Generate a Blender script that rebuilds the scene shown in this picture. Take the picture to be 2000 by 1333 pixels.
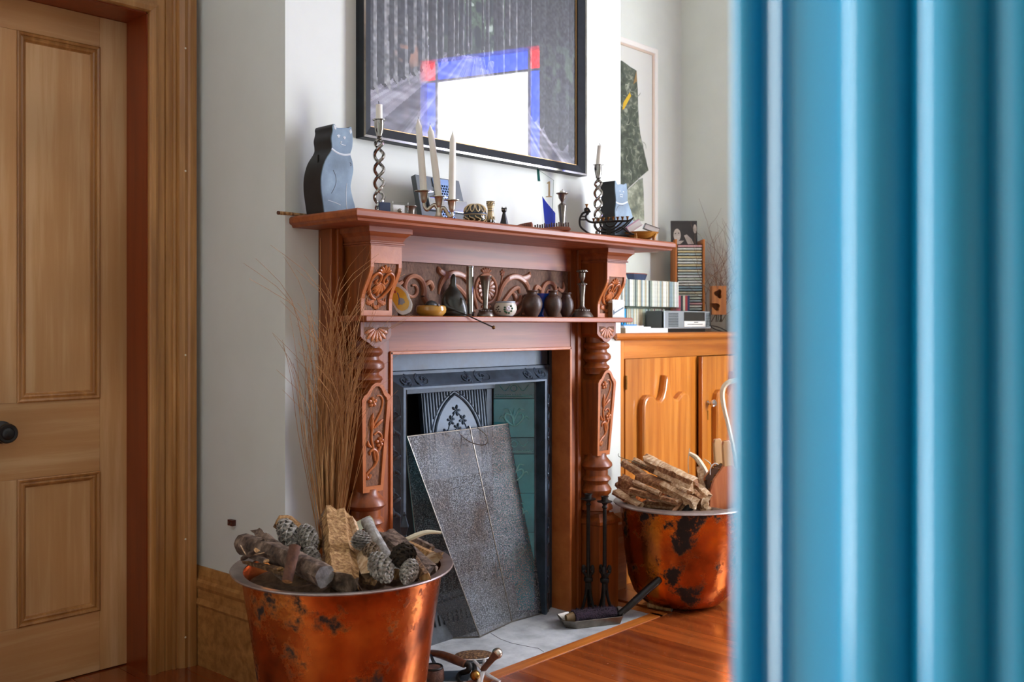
import bpy, bmesh, math, random
import numpy as np
from mathutils import Vector, Matrix
random.seed(7); rng = np.random.default_rng(7)
for o in list(bpy.data.objects): bpy.data.objects.remove(o)
SCN = bpy.context.scene; COL = SCN.collection
PI = math.pi
# ---------------------------------------------------------------- camera
EYE = 1.12; FP = 1900.0; HV = 634.0                   # eye height, focal length and horizon row in a 2000x1333 frame
AL = math.radians(43.29); CA, SA = math.cos(AL), math.sin(AL)
cd = bpy.data.cameras.new('camera'); cam = bpy.data.objects.new('camera', cd); COL.objects.link(cam)
cam.location = (0, 0, EYE); cam.rotation_euler = (PI/2, 0, -(PI/2-AL))
cd.sensor_width = 36; cd.lens = FP/2000*36; cd.shift_y = -(666.5-HV)/2000
cd.clip_start = .02; cd.dof.use_dof = True; cd.dof.focus_distance = 3.05; cd.dof.aperture_fstop = 5.0
SCN.camera = cam
CR = -(PI/2-AL)                                        # turn that makes local +x run along the picture
# ---------------------------------------------------------------- sky, light, exposure
w = bpy.data.worlds.new('world'); SCN.world = w; w.use_nodes = True
w.node_tree.nodes['Background'].inputs[0].default_value = (.75, .87, 1, 1)
w.node_tree.nodes['Background'].inputs[1].default_value = 1.2
SCN.view_settings.view_transform = 'Standard'; SCN.view_settings.look = 'None'
SCN.view_settings.exposure = 0.27; SCN.view_settings.gamma = 1; SCN.view_settings.use_curve_mapping = False
def area(name, loc, target, sx, sy, power, col=(1, 1, 1)):
    l = bpy.data.lights.new(name, 'AREA'); l.shape = 'RECTANGLE'; l.size = sx; l.size_y = sy; l.energy = power; l.color = col
    o = bpy.data.objects.new(name, l); COL.objects.link(o); o.location = loc
    d = Vector(target)-Vector(loc); o.rotation_euler = d.to_track_quat('-Z', 'Y').to_euler(); return o
# the bay window's wall: centre and direction
WC = Vector((4.52, .40, 0)); WD = Vector((.317, .948, 0)).normalized(); WN = Vector((-WD.y, WD.x, 0))   # WN points into the room
lc = WC - WN*.30
area('bay_window_offscreen', (lc.x, lc.y, 1.75), (lc.x+WN.x, lc.y+WN.y, 1.75), 1.5, 2.6, 330, (.97, .99, 1))
area('hall_doorway_offscreen', (-.45, 2.75, 1.2), (-.45, 0, 1.2), .95, 2.5, 85, (.97, .98, 1))
# ---------------------------------------------------------------- pixel helpers: a pixel gives a direction, the depth comes from what a thing touches
def PT(u, v, t):
    a = (u-1000)/FP; b = (HV-v)/FP
    return Vector((t*(CA+a*SA), t*(SA-a*CA), EYE+b*t))
def PY(u, v, y): return PT(u, v, y/(SA-(u-1000)/FP*CA))
def PF(u, v): return PT(u, v, FP*EYE/(v-HV))
def XY(u, y): return PY(u, HV, y).x
def SC(u, y): return y/(SA-(u-1000)/FP*CA)/FP           # metres per pixel there
def cr(pts, n=6):                                       # Catmull-Rom through points of any dimension
    P = [tuple(p) for p in pts]; P = [P[0]]+P+[P[-1]]; out = []
    for i in range(1, len(P)-2):
        for k in range(n):
            t = k/n; a, b, c, d = P[i-1], P[i], P[i+1], P[i+2]
            out.append(tuple(.5*(2*b[j]+(c[j]-a[j])*t+(2*a[j]-5*b[j]+4*c[j]-d[j])*t*t+(3*b[j]-a[j]-3*c[j]+d[j])*t**3) for j in range(len(b))))
    out.append(P[-2]); return out
# ---------------------------------------------------------------- mesh builder
class MB:
    def __init__(s): s.v = []; s.f = []; s.s = []; s.m = []; s.mi = 0
    def add(s, vs, fs, smooth=False, T=None):
        b = len(s.v)
        for p in vs: s.v.append(tuple(T @ Vector(p)) if T else tuple(p))
        for f in fs: s.f.append([b+i for i in f]); s.s.append(smooth); s.m.append(s.mi)
        return s
    def box(s, x0, x1, y0, y1, z0, z1, T=None):
        return s.add([(x, y, z) for z in (z0, z1) for y in (y0, y1) for x in (x0, x1)],
                     [(0, 2, 3, 1), (4, 5, 7, 6), (0, 1, 5, 4), (2, 6, 7, 3), (0, 4, 6, 2), (1, 3, 7, 5)], False, T)
    def stack(s, loops, cap=True, smooth=False, T=None, closed=True):
        n = len(loops[0]); vs = [p for l in loops for p in l]; fs = []
        for i in range(len(loops)-1):
            for j in range(n if closed else n-1):
                k = (j+1) % n; fs.append((i*n+j, i*n+k, (i+1)*n+k, (i+1)*n+j))
        if cap: fs.append(tuple(range(n))); fs.append(tuple(reversed(range((len(loops)-1)*n, len(loops)*n))))
        return s.add(vs, fs, smooth, T)
    def lathe(s, prof, n=24, c=(0, 0, 0), T=None, cap=True, smooth=True):
        L = [[(c[0]+r*math.cos(2*PI*k/n), c[1]+r*math.sin(2*PI*k/n), c[2]+z) for k in range(n)] for r, z in prof]
        return s.stack(L, cap, smooth, T)
    def tube(s, path, rad, n=8, T=None, cap=True, flat=1.0, up=None):
        P = [Vector(p) for p in path]; m = len(P)
        if not hasattr(rad, '__len__'): rad = [rad]*m
        if len(rad) != m: rad = [rad[0]+(rad[-1]-rad[0])*i/(m-1) for i in range(m)] if len(rad) == 2 else list(np.interp(np.linspace(0, 1, m), np.linspace(0, 1, len(rad)), rad))
        L = []; N = None
        for i in range(m):
            d = (P[min(i+1, m-1)]-P[max(i-1, 0)])
            d = d.normalized() if d.length > 1e-9 else Vector((0, 0, 1))
            if N is None:
                N = Vector(up) if up else (Vector((0, 0, 1)) if abs(d.z) < .9 else Vector((1, 0, 0)))
            N = (N-d*N.dot(d)); N = N.normalized() if N.length > 1e-6 else d.orthogonal().normalized()
            B = d.cross(N)
            L.append([P[i]+(N*math.cos(2*PI*k/n)*flat+B*math.sin(2*PI*k/n))*rad[i] for k in range(n)])
        return s.stack(L, cap, n > 4, T)
    def prism(s, poly, y0, y1, T=None, smooth=False):   # polygon in (x, z), between two y
        return s.stack([[(x, y0, z) for x, z in poly], [(x, y1, z) for x, z in poly]], True, smooth, T)
    def ring(s, outer, inner, y0, y1, T=None):
        n = len(outer); f = lambda P, y: [(x, y, z) for x, z in P]
        return s.stack([f(outer, y1), f(outer, y0), f(inner, y0), f(inner, y1)], False, False, T)
    def ribbon(s, path, y0, h, T=None):                 # carved relief band: path of (x, z, half width); y0 a number or a function of z
        fy = y0 if callable(y0) else (lambda z: y0)
        L = []; m = len(path)
        for i in range(m):
            x, z, wd = path[i]; a = path[max(i-1, 0)]; b = path[min(i+1, m-1)]
            dx, dz = b[0]-a[0], b[1]-a[1]; l = math.hypot(dx, dz) or 1; nx, nz = -dz/l, dx/l
            hh = min(h, wd*1.3)
            L.append([(x+nx*wd*k, fy(z+nz*wd*k)-hh*q, z+nz*wd*k) for k, q in ((-1, 0), (-.75, .75), (0, 1), (.75, .75), (1, 0))])
        return s.stack(L, False, True, T, closed=False)
    def petal(s, x, z, ang, ln, wd, y0, h, T=None):
        return s.ribbon([(x+math.cos(ang)*ln*q, z+math.sin(ang)*ln*q, wd*k) for q, k in ((0, .25), (.3, .7), (.6, 1), (.85, .8), (1, .15))], y0, h, T)
    def ball(s, c, r, n=12, sc=(1, 1, 1), T=None):
        return s.stack([[(c[0]+sc[0]*r*math.sin(PI*i/8)*math.cos(2*PI*k/n), c[1]+sc[1]*r*math.sin(PI*i/8)*math.sin(2*PI*k/n), c[2]-sc[2]*r*math.cos(PI*i/8)) for k in range(n)] for i in (0.25, 1, 2, 3, 4, 5, 6, 7, 7.75)], True, True, T)
    def build(s, name, mat, parent=None, bevel=0, off=None, sharp=40):
        me = bpy.data.meshes.new(name)
        vs = s.v if off is None else [(a-off[0], b-off[1], c-off[2]) for a, b, c in s.v]
        me.from_pydata(vs, [], s.f)
        mats = mat if isinstance(mat, (list, tuple)) else [mat]
        for m in mats: me.materials.append(MT[m] if isinstance(m, str) else m)
        me.polygons.foreach_set('use_smooth', s.s); me.polygons.foreach_set('material_index', s.m)
        bm = bmesh.new(); bm.from_mesh(me); bmesh.ops.recalc_face_normals(bm, faces=bm.faces); bm.to_mesh(me); bm.free()
        if any(s.s): me.set_sharp_from_angle(angle=math.radians(sharp))
        o = bpy.data.objects.new(name, me); COL.objects.link(o); o.parent = parent
        if off is not None and parent is None: o.location = off
        if bevel:
            b = o.modifiers.new('bevel', 'BEVEL'); b.width = bevel; b.segments = 2; b.limit_method = 'ANGLE'
        return o
def spiral(cx, cz, r0, r1, a0, a1, w0, w1, n=22):
    return [(cx+(r0+(r1-r0)*i/n)*math.cos(a0+(a1-a0)*i/n), cz+(r0+(r1-r0)*i/n)*math.sin(a0+(a1-a0)*i/n), w0+(w1-w0)*i/n) for i in range(n+1)]
def rstack(x0, x1, yf, yb, prof):                      # mitred slab: profile of (z, inset) on left, front and right
    return [[(x0+i, yb, z), (x0+i, yf+i, z), (x1-i, yf+i, z), (x1-i, yb, z)] for z, i in prof]
def sweep_plan(path, prof):                             # path of (x, y), profile of (offset to the right of travel, z)
    out = []; P = [Vector(p) for p in path]
    for off, z in prof:
        row = []
        for i, p in enumerate(P):
            ns = []
            if i > 0: d = (P[i]-P[i-1]).normalized(); ns.append(Vector((d.y, -d.x)))
            if i < len(P)-1: d = (P[i+1]-P[i]).normalized(); ns.append(Vector((d.y, -d.x)))
            n = ns[0] if len(ns) == 1 else (ns[0]+ns[1])/(1+ns[0].dot(ns[1]))
            q = p+n*off; row.append((q.x, q.y, z))
        out.append(row)
    return [[out[j][i] for j in range(len(prof))] for i in range(len(P))]
# ---------------------------------------------------------------- naming
def tag(o, label=None, cat=None, group=None, kind=None):
    if label: o['label'] = label
    if cat: o['category'] = cat
    if group: o['group'] = group
    if kind: o['kind'] = kind
    return o
def thing(name, label, cat, loc=(0, 0, 0), rz=0, group=None):
    o = bpy.data.objects.new(name, None); COL.objects.link(o); o.empty_display_size = .05
    o.location = loc; o.rotation_euler = (0, 0, rz); return tag(o, label, cat, group)
def struct(o): o['kind'] = 'structure'; return o
def copy_tree(o, parent=None):
    c = o.copy(); COL.objects.link(c); c.parent = parent
    for ch in list(o.children): copy_tree(ch, c)
    return c
def settle(root, z):                                   # lower or lift a thing so that it stands on z
    lo = 1e9
    R = root.rotation_euler.to_matrix()
    for o in [root]+list(root.children_recursive):
        if o.type == 'MESH':
            for v in o.data.vertices: lo = min(lo, (R @ v.co).z if o is not root else (R @ v.co).z)
    root.location.z = z-lo; return root
# ---------------------------------------------------------------- materials
MT = {}
def lin(c):
    if isinstance(c, str): c = tuple(int(c[i:i+2], 16)/255 for i in (0, 2, 4))
    return tuple((x/12.92 if x <= .04045 else ((x+.055)/1.055)**2.4) for x in c)+(1,)
def newmat(name):
    m = bpy.data.materials.new(name); m.use_nodes = True; MT[name] = m
    nt = m.node_tree; return m, nt, nt.nodes['Principled BSDF']
def PM(name, c1, c2=None, scale=6, st=(1, 1, 1), rough=.5, metal=0, bump=0, coat=0, lo=.35, hi=.65, c3=None, detail=6, rv=0, spec=.5, dist=.01, big=0):
    m, nt, b = newmat(name); N = nt.nodes; L = nt.links
    b.inputs['Roughness'].default_value = rough; b.inputs['Metallic'].default_value = metal
    b.inputs['Coat Weight'].default_value = coat; b.inputs['Coat Roughness'].default_value = .12; b.inputs['Specular IOR Level'].default_value = spec
    b.inputs['Base Color'].default_value = lin(c1)
    if c2 is None and not bump: return m
    tc = N.new('ShaderNodeTexCoord'); mp = N.new('ShaderNodeMapping'); mp.inputs['Scale'].default_value = st
    ns = N.new('ShaderNodeTexNoise'); ns.inputs['Scale'].default_value = scale; ns.inputs['Detail'].default_value = detail; ns.inputs['Roughness'].default_value = .62
    L.new(tc.outputs['Object'], mp.inputs[0]); L.new(mp.outputs[0], ns.inputs['Vector'])
    if c2 is not None:
        r = N.new('ShaderNodeValToRGB'); e = r.color_ramp.elements
        e[0].position = lo; e[0].color = lin(c1); e[1].position = hi; e[1].color = lin(c2)
        if c3: x = e.new((lo+hi)/2); x.color = lin(c3)
        L.new(ns.outputs['Fac'], r.inputs[0]); src = r.outputs[0]
        if big:
            n2 = N.new('ShaderNodeTexNoise'); n2.inputs['Scale'].default_value = big; n2.inputs['Detail'].default_value = 2
            L.new(tc.outputs['Object'], n2.inputs['Vector'])
            mr = N.new('ShaderNodeMapRange'); mr.inputs[1].default_value = .3; mr.inputs[2].default_value = .7; mr.inputs[3].default_value = .72; mr.inputs[4].default_value = 1.18
            L.new(n2.outputs['Fac'], mr.inputs[0])
            mx = N.new('ShaderNodeVectorMath'); mx.operation = 'SCALE'; L.new(src, mx.inputs[0]); L.new(mr.outputs[0], mx.inputs['Scale']); src = mx.outputs[0]
        L.new(src, b.inputs['Base Color'])
    if bump:
        bp = N.new('ShaderNodeBump'); bp.inputs['Strength'].default_value = bump; bp.inputs['Distance'].default_value = dist
        L.new(ns.outputs['Fac'], bp.inputs['Height']); L.new(bp.outputs[0], b.inputs['Normal'])
    if rv:
        mr = N.new('ShaderNodeMapRange'); mr.inputs[3].default_value = rough-rv; mr.inputs[4].default_value = rough+rv
        L.new(ns.outputs['Fac'], mr.inputs[0]); L.new(mr.outputs[0], b.inputs['Roughness'])
    return m
PM('wall', 'D6DAD0', 'DCE0D7', 3, rough=.75, bump=.05)
PM('ceil', 'F0EEE8', rough=.8)
PM('trimwhite', 'E9E4DC', rough=.5)
HX, HZ = (.35, 7, 7), (7, 7, .35)
PM('kauri', 'CB965A', 'E0B680', 3, HZ, rough=.45, coat=.08, bump=.03, c3='D2A066', big=1.6)
PM('kauri_x', 'C89258', 'DCB27C', 3, HX, rough=.45, coat=.08, bump=.03, c3='CE9B62', big=1.6)
PM('casing', '9C6832', 'C48E50', 5, HZ, rough=.35, coat=.3, c3='AE7A40', big=1.2)
PM('jamb', '7A2F0C', '8E3A12', 4, HZ, rough=.35, coat=.2)
PM('skirt', '9C6832', 'C48E50', 5, HX, rough=.38, coat=.2, big=2)
PM('rimu', '6E350F', '984E18', 5, HZ, rough=.40, coat=.10, c3='844214', bump=.03, big=2)
PM('rimu_x', '7A3C1A', 'A0562A', 5, HX, rough=.46, coat=.05, c3='8C4822', bump=.03, big=2)
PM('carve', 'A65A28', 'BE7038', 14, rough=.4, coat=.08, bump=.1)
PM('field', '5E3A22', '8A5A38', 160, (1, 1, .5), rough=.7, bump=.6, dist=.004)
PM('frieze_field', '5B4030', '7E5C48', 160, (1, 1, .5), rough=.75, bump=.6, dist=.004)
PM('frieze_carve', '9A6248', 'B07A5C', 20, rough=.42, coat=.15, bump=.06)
PM('cabinet', 'B4641C', 'D68A38', 4, HZ, rough=.28, coat=.4, c3='C67828', big=1.5)
PM('cabinet_x', 'AE5F1C', 'D48534', 4, HX, rough=.28, coat=.4, c3='C47426', big=1.5)
PM('iron', '2A343D', '41505D', 12, rough=.42, metal=.3, bump=.08, rv=.08)
PM('iron_relief', '2E3944', '4A5A68', 40, rough=.4, metal=.3, bump=.1)
PM('black_iron', '15130F', '2A2621', 30, rough=.55, metal=.5, bump=.2)
PM('iron_dull', '26292B', '44494C', 14, rough=.75, metal=.1, bump=.2)
PM('soot', '171514', '2B2826', 10, rough=.9)
PM('concrete', '9C9F9E', 'C2C5C3', 9, rough=.85, bump=.15, c3='B2B5B4', big=3)
PM('crack', '3A3836', rough=.9)
PM('hearth_strip', 'A2531C', 'C9772E', 6, HX, rough=.4, coat=.25, big=5)
PM('silver', 'B9B6AE', '8F8B84', 14, rough=.16, metal=1, rv=.06)
PM('tarnish', 'D6CCB8', 'B8AC98', 18, rough=.3, metal=1, rv=.08)
PM('pewter', '8C857A', '6A645B', 20, rough=.36, metal=.9, bump=.05)
PM('bronze', '9A7442', '5F4426', 40, rough=.35, metal=.9)
PM('wax', 'EEEADD', 'E4DFCF', 8, rough=.45)
PM('wick', '2A2420', rough=.9)
PM('slate', '5E7484', '8199A8', 9, rough=.55, bump=.12, c3='6D8494', big=10)
PM('slate_edge', '17191A', '232627', 20, rough=.5)
PM('chalk', 'C5CBCD', rough=.8)
PM('black', '121212', rough=.35)
PM('blackmat', '1B1A19', rough=.7)
PM('frameblack', '14181D', '1C2228', 30, (1, 1, 1), rough=.5, spec=.3)
PM('gold', 'B08A58', rough=.4, metal=.5)
PM('bark', '35271D', '8A7462', 45, (1, 1, .6), rough=.9, bump=1.0, c3='5E4B3C', dist=.01)
PM('barkgrey', '6E6A62', 'B0AEA8', 30, (1, 1, .6), rough=.9, bump=.8, c3='8C8880')
PM('barkred', '3E2418', '6A4430', 30, rough=.85, bump=.6)
PM('cutwood', '7A5028', 'CFA670', 14, HZ, rough=.8, bump=.9, c3='A97F4C')
PM('cutwood_dark', '3E2816', '9A7448', 14, HZ, rough=.85, bump=1.0, c3='6A4A2C')
PM('endgrain', '8C8884', '5E5A55', 40, rough=.9, bump=.5)
PM('kindle', '6B3F22', 'B78A5E', 12, HX, rough=.8, bump=.7, c3='8C5E38')
PM('kindle_light', 'A87C54', 'E0C6A2', 14, HX, rough=.8, bump=.7, c3='C8A67E')
PM('cone', '6E675E', 'C4BFB4', 60, rough=.85, c3='938B80')
PM('cone_dark', '1C1712', '5A4B3C', 60, rough=.8)
PM('cone_brown', '5A4432', 'A18C74', 60, rough=.85)
PM('bone', 'D8C8A6', 'EDE3C8', 12, rough=.55)
PM('reed', '9A6A3E', 'D2A46E', 14, (1, 1, .2), rough=.6, c3='A5733F')
PM('leather', '2A1A10', '4A2C18', 20, rough=.5, bump=.2)
PM('bellow_board', '9C5330', 'C07A4E', 5, HZ, rough=.3, coat=.4)
PM('bellow_handle', 'A27A4C', 'C49A68', 6, HZ, rough=.35, coat=.2)
PM('brass', 'A97C3F', '7A5426', 14, rough=.3, metal=1)
PM('steel', 'DAD8D3', 'C4C1BC', 20, rough=.4, metal=.5)
PM('brownwood', '4E2C1A', '6E4228', 8, HX, rough=.4, coat=.2)
PM('bristle', '1E1420', '3A2434', 160, rough=.95, bump=.8)
PM('greybristle', '3A3D40', '6A6D70', 160, rough=.95, bump=.8)
PM('ochre', '9A6A1C', 'C89A48', 10, rough=.2, coat=.5)
PM('stonedark', '2A2E2C', '3E423F', 10, rough=.35)
PM('sculpt', '2B2D29', '45483F', 9, rough=.3, coat=.15)
PM('potbrown', '3E2E25', '5E4636', 24, rough=.42, bump=.25, c3='4A382D')
PM('cobalt', '0A3C9A', '1458C8', 5, rough=.12, coat=.6)
PM('porcelain', 'CFC8B6', 'DDD8C8', 8, rough=.2, coat=.5)
PM('navy', '1D2A44', '26385A', 20, rough=.5)
PM('greenleaf', '2C5A3C', rough=.3); PM('flowerwhite', 'E8E6EE', rough=.3)
PM('brownspeck', '5A4A40', rough=.4)
PM('yellowtile', 'E0A814', 'EFC52C', 8, rough=.2, coat=.5); PM('whitetile', 'DDDDD8', rough=.3, coat=.4); PM('greypaint', '9AA0A8', rough=.4); PM('bluepaint', '2A3E8E', rough=.4); PM('redpaint', 'B5502A', rough=.4)
PM('creamglaze', 'D8C090', 'C7AC78', 8, rough=.3, coat=.3); PM('darkglaze', '1C1E14', '2A2C1E', 8, rough=.25, coat=.4)
PM('paper', 'E8E6E2', rough=.7); PM('paperbrown', 'A39A84', 'B8B09A', 60, (1, 1, .1), rough=.8); PM('pinkpaper', 'D9A9B8', rough=.7); PM('bluepaper', '1C7EC8', rough=.4)
PM('tan', '7A6142', '8E7550', 20, rough=.6)
PM('packet', 'C9C9C0', 'D6D6CE', 30, rough=.5); PM('packetblue', '3E5A6E', rough=.5); PM('packetline', '8494A0', rough=.5)
PM('radio', '9AA2A6', 'A6AEB2', 6, rough=.35, metal=.4); PM('radiodark', '4A5254', '555E60', 6, rough=.45); PM('screen', '14191A', rough=.08, coat=1)
PM('redwood', '7A3A20', '9A5230', 10, HX, rough=.35, coat=.2); PM('darkwood', '3A1E14', '52301F', 10, rough=.4)
PM('bowlwood', '8E5A1E', 'C8903C', 9, HX, rough=.35, coat=.2)
PM('postwood', 'A6591E', 'C0742E', 6, HZ, rough=.4); PM('maskwood', '8A4E1E', 'AE6C30', 8, HZ, rough=.55)
PM('twig', '5A4030', '8A6A50', 30, rough=.8); PM('greenstem', '5C6048', rough=.7)
PM('cable', '1C1C1C', rough=.5); PM('whitecable', 'D6D4CE', rough=.5)
PM('plate_brown', '4A2018', '5A2A20', 10, rough=.4)
PM('bluegrey', '6C86A4', rough=.3, metal=.4); PM('chrome', 'D8DCE0', rough=.06, metal=1)
PM('teal', '14808C', '2AA0AC', 5, rough=.1, coat=.8, big=6); PM('teal_relief', '63B4B4', '4FA0A4', 10, rough=.12, coat=.8); PM('teal_dark', '0F5C6A', '17707C', 8, rough=.1, coat=.8)
PM('floor_base', '3A1409', rough=.6)
PM('offcut', 'A9A884', 'BDBC98', 8, rough=.6)
PM('figure', '3E4438', 'A8A892', 26, rough=.6, lo=.42, hi=.72, c3='5A5F52', detail=3)
PM('figure_pale', '6A6E62', 'C4C2B0', 22, rough=.6, c3='90927F', detail=3)
PM('mount', 'E6E0DA', rough=.7); PM('frame_inner', 'D8C2B0', rough=.6)
PM('covergrey', '3A3634', '2A2728', 6, rough=.3); PM('coverface', 'CFC4B6', 'A89C90', 20, rough=.4)
PM('rimcopper', '8E7F78', 'B5A8A0', 10, rough=.4, metal=.75, c3='9D8E86', bump=.1)
PM('dark_inside', '4A3828', '7E6248', 40, rough=.9)
def glassy(name, col=(1, 1, 1, 1), fac=1.5, rough=0.0):
    m, nt, b = newmat(name); N = nt.nodes; N.remove(b); out = N['Material Output']
    t = N.new('ShaderNodeBsdfTransparent'); t.inputs[0].default_value = col
    g = N.new('ShaderNodeBsdfGlossy'); g.inputs['Roughness'].default_value = rough
    f = N.new('ShaderNodeFresnel'); f.inputs['IOR'].default_value = fac
    x = N.new('ShaderNodeMixShader'); ge = N.new('ShaderNodeNewGeometry'); sub = N.new('ShaderNodeMath'); sub.operation = 'SUBTRACT'; sub.inputs[0].default_value = 1; nt.links.new(ge.outputs['Backfacing'], sub.inputs[1]); mu_ = N.new('ShaderNodeMath'); mu_.operation = 'MULTIPLY'; nt.links.new(sub.outputs[0], mu_.inputs[0]); nt.links.new(f.outputs[0], mu_.inputs[1]); nt.links.new(mu_.outputs[0], x.inputs[0]);   # an inner face has no sheen of its own
    nt.links.new(t.outputs[0], x.inputs[1]); nt.links.new(g.outputs[0], x.inputs[2]); nt.links.new(x.outputs[0], out.inputs[0])
glassy('pane', (1, 1, 1, 1), 1.62); glassy('clear', (.97, .985, .98, 1), 1.45); glassy('shelfglass', (.72, .84, .78, 1), 1.5)
glassy('bluepane', (.14, .24, .85, 1), 1.3); glassy('redpane', (.95, .05, .05, 1), 1.3); glassy('greenedge', (.18, .34, .30, 1), 1.6)
m, nt, b = newmat('blueglass'); b.inputs['Base Color'].default_value = lin('1034C8'); b.inputs['Transmission Weight'].default_value = .75; b.inputs['Roughness'].default_value = .04
# gauze of the spark guard: woven wire, partly see-through
m, nt, b = newmat('gauze'); N = nt.nodes; L = nt.links
b.inputs['Metallic'].default_value = .3; b.inputs['Roughness'].default_value = .55
tc = N.new('ShaderNodeTexCoord'); ns = N.new('ShaderNodeTexNoise'); ns.inputs['Scale'].default_value = 260; ns.inputs['Detail'].default_value = 2
L.new(tc.outputs['Object'], ns.inputs['Vector'])
n2 = N.new('ShaderNodeTexNoise'); n2.inputs['Scale'].default_value = 5; n2.inputs['Detail'].default_value = 5; L.new(tc.outputs['Object'], n2.inputs['Vector'])
r = N.new('ShaderNodeValToRGB'); e = r.color_ramp.elements; e[0].position = .38; e[0].color = lin('83878A'); e[1].position = .66; e[1].color = lin('5E4A3A'); L.new(n2.outputs['Fac'], r.inputs[0])
mx = N.new('ShaderNodeMix'); mx.data_type = 'RGBA'; mx.blend_type = 'MULTIPLY'; mx.inputs[0].default_value = .8; L.new(r.outputs[0], mx.inputs[6])
r2 = N.new('ShaderNodeValToRGB'); r2.color_ramp.elements[0].position = .4; r2.color_ramp.elements[0].color = (.25, .25, .25, 1); r2.color_ramp.elements[1].position = .62; r2.color_ramp.elements[1].color = (1.0, 1.0, 1.0, 1); L.new(ns.outputs['Fac'], r2.inputs[0]); L.new(r2.outputs[0], mx.inputs[7]); L.new(mx.outputs[2], b.inputs['Base Color'])
mr = N.new('ShaderNodeMapRange'); mr.inputs[1].default_value = .35; mr.inputs[2].default_value = .6; mr.inputs[3].default_value = .32; mr.inputs[4].default_value = .76; L.new(ns.outputs['Fac'], mr.inputs[0]); L.new(mr.outputs[0], b.inputs['Alpha'])
# beaten copper with soot and scale
def copper(name, c1, c2, lo, hi, seed):
    m, nt, b = newmat(name); N = nt.nodes; L = nt.links
    tc = N.new('ShaderNodeTexCoord'); mp = N.new('ShaderNodeMapping'); mp.inputs['Location'].default_value = (seed, seed*.7, 0); L.new(tc.outputs['Object'], mp.inputs[0])
    def nz(sc, d=5, r=.6):
        n = N.new('ShaderNodeTexNoise'); n.inputs['Scale'].default_value = sc; n.inputs['Detail'].default_value = d; n.inputs['Roughness'].default_value = r; L.new(mp.outputs[0], n.inputs['Vector']); return n.outputs['Fac']
    a = nz(4.5); r = N.new('ShaderNodeValToRGB'); e = r.color_ramp.elements; e[0].position = .32; e[0].color = lin(c1); e[1].position = .68; e[1].color = lin(c2); x = e.new(.5); x.color = lin('B8602A'); L.new(a, r.inputs[0])
    s = nz(7, 9, .72); r2 = N.new('ShaderNodeValToRGB'); r2.color_ramp.elements[0].position = lo; r2.color_ramp.elements[1].position = hi; L.new(s, r2.inputs[0])
    mx = N.new('ShaderNodeMix'); mx.data_type = 'RGBA'; L.new(r2.outputs[0], mx.inputs[0]); L.new(r.outputs[0], mx.inputs[6]); mx.inputs[7].default_value = lin('1E140E'); L.new(mx.outputs[2], b.inputs['Base Color'])
    mm = N.new('ShaderNodeMapRange'); mm.inputs[3].default_value = .95; mm.inputs[4].default_value = .15; L.new(r2.outputs[0], mm.inputs[0]); L.new(mm.outputs[0], b.inputs['Metallic'])
    mr = N.new('ShaderNodeMapRange'); mr.inputs[3].default_value = .27; mr.inputs[4].default_value = .75; L.new(r2.outputs[0], mr.inputs[0]); L.new(mr.outputs[0], b.inputs['Roughness'])
    bp = N.new('ShaderNodeBump'); bp.inputs['Strength'].default_value = .14; bp.inputs['Distance'].default_value = .02; L.new(nz(14, 3), bp.inputs['Height']); L.new(bp.outputs[0], b.inputs['Normal'])
copper('copper', '4E220E', 'E08A3C', .54, .62, 1.7); copper('copper_worn', '6E3A1C', 'E8801E', .52, .58, 3.3)
# one colour per object (Object Info), for books and discs
m, nt, b = newmat('disc'); N = nt.nodes; L = nt.links; oi = N.new('ShaderNodeObjectInfo'); b.inputs['Roughness'].default_value = .35
tc = N.new('ShaderNodeTexCoord'); ns = N.new('ShaderNodeTexNoise'); ns.inputs['Scale'].default_value = 60; L.new(tc.outputs['Object'], ns.inputs['Vector'])
mx = N.new('ShaderNodeMix'); mx.data_type = 'RGBA'; mx.blend_type = 'MULTIPLY'; mx.inputs[0].default_value = .15
r = N.new('ShaderNodeValToRGB'); r.color_ramp.elements[0].position = .42; r.color_ramp.elements[0].color = (.35, .35, .35, 1); r.color_ramp.elements[1].position = .55; L.new(ns.outputs['Fac'], r.inputs[0])
L.new(oi.outputs['Color'], mx.inputs[6]); L.new(r.outputs[0], mx.inputs[7]); L.new(mx.outputs[2], b.inputs['Base Color'])
# floor boards: red-brown varnish, each board its own tone
m, nt, b = newmat('plank'); N = nt.nodes; L = nt.links; b.inputs['Roughness'].default_value = .2; b.inputs['Coat Weight'].default_value = .5; b.inputs['Coat Roughness'].default_value = .1
oi = N.new('ShaderNodeObjectInfo'); tc = N.new('ShaderNodeTexCoord'); mp = N.new('ShaderNodeMapping'); mp.inputs['Scale'].default_value = (4, .3, 4); L.new(tc.outputs['Object'], mp.inputs[0])
ns = N.new('ShaderNodeTexNoise'); ns.inputs['Scale'].default_value = 6; ns.inputs['Detail'].default_value = 7; L.new(mp.outputs[0], ns.inputs['Vector'])
r = N.new('ShaderNodeValToRGB'); e = r.color_ramp.elements; e[0].position = .05; e[0].color = lin('5E200C'); e[1].position = .95; e[1].color = lin('B05A26'); 
ad = N.new('ShaderNodeMath'); ad.operation = 'ADD'; sb = N.new('ShaderNodeMapRange'); sb.inputs[3].default_value = -.22; sb.inputs[4].default_value = .28; L.new(oi.outputs['Random'], sb.inputs[0]); L.new(sb.outputs[0], ad.inputs[0]); L.new(ns.outputs['Fac'], ad.inputs[1]); L.new(ad.outputs[0], r.inputs[0])
vo = N.new('ShaderNodeTexNoise'); vo.inputs['Scale'].default_value = 90; vo.inputs['Detail'].default_value = 3; L.new(tc.outputs['Object'], vo.inputs['Vector'])
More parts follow.
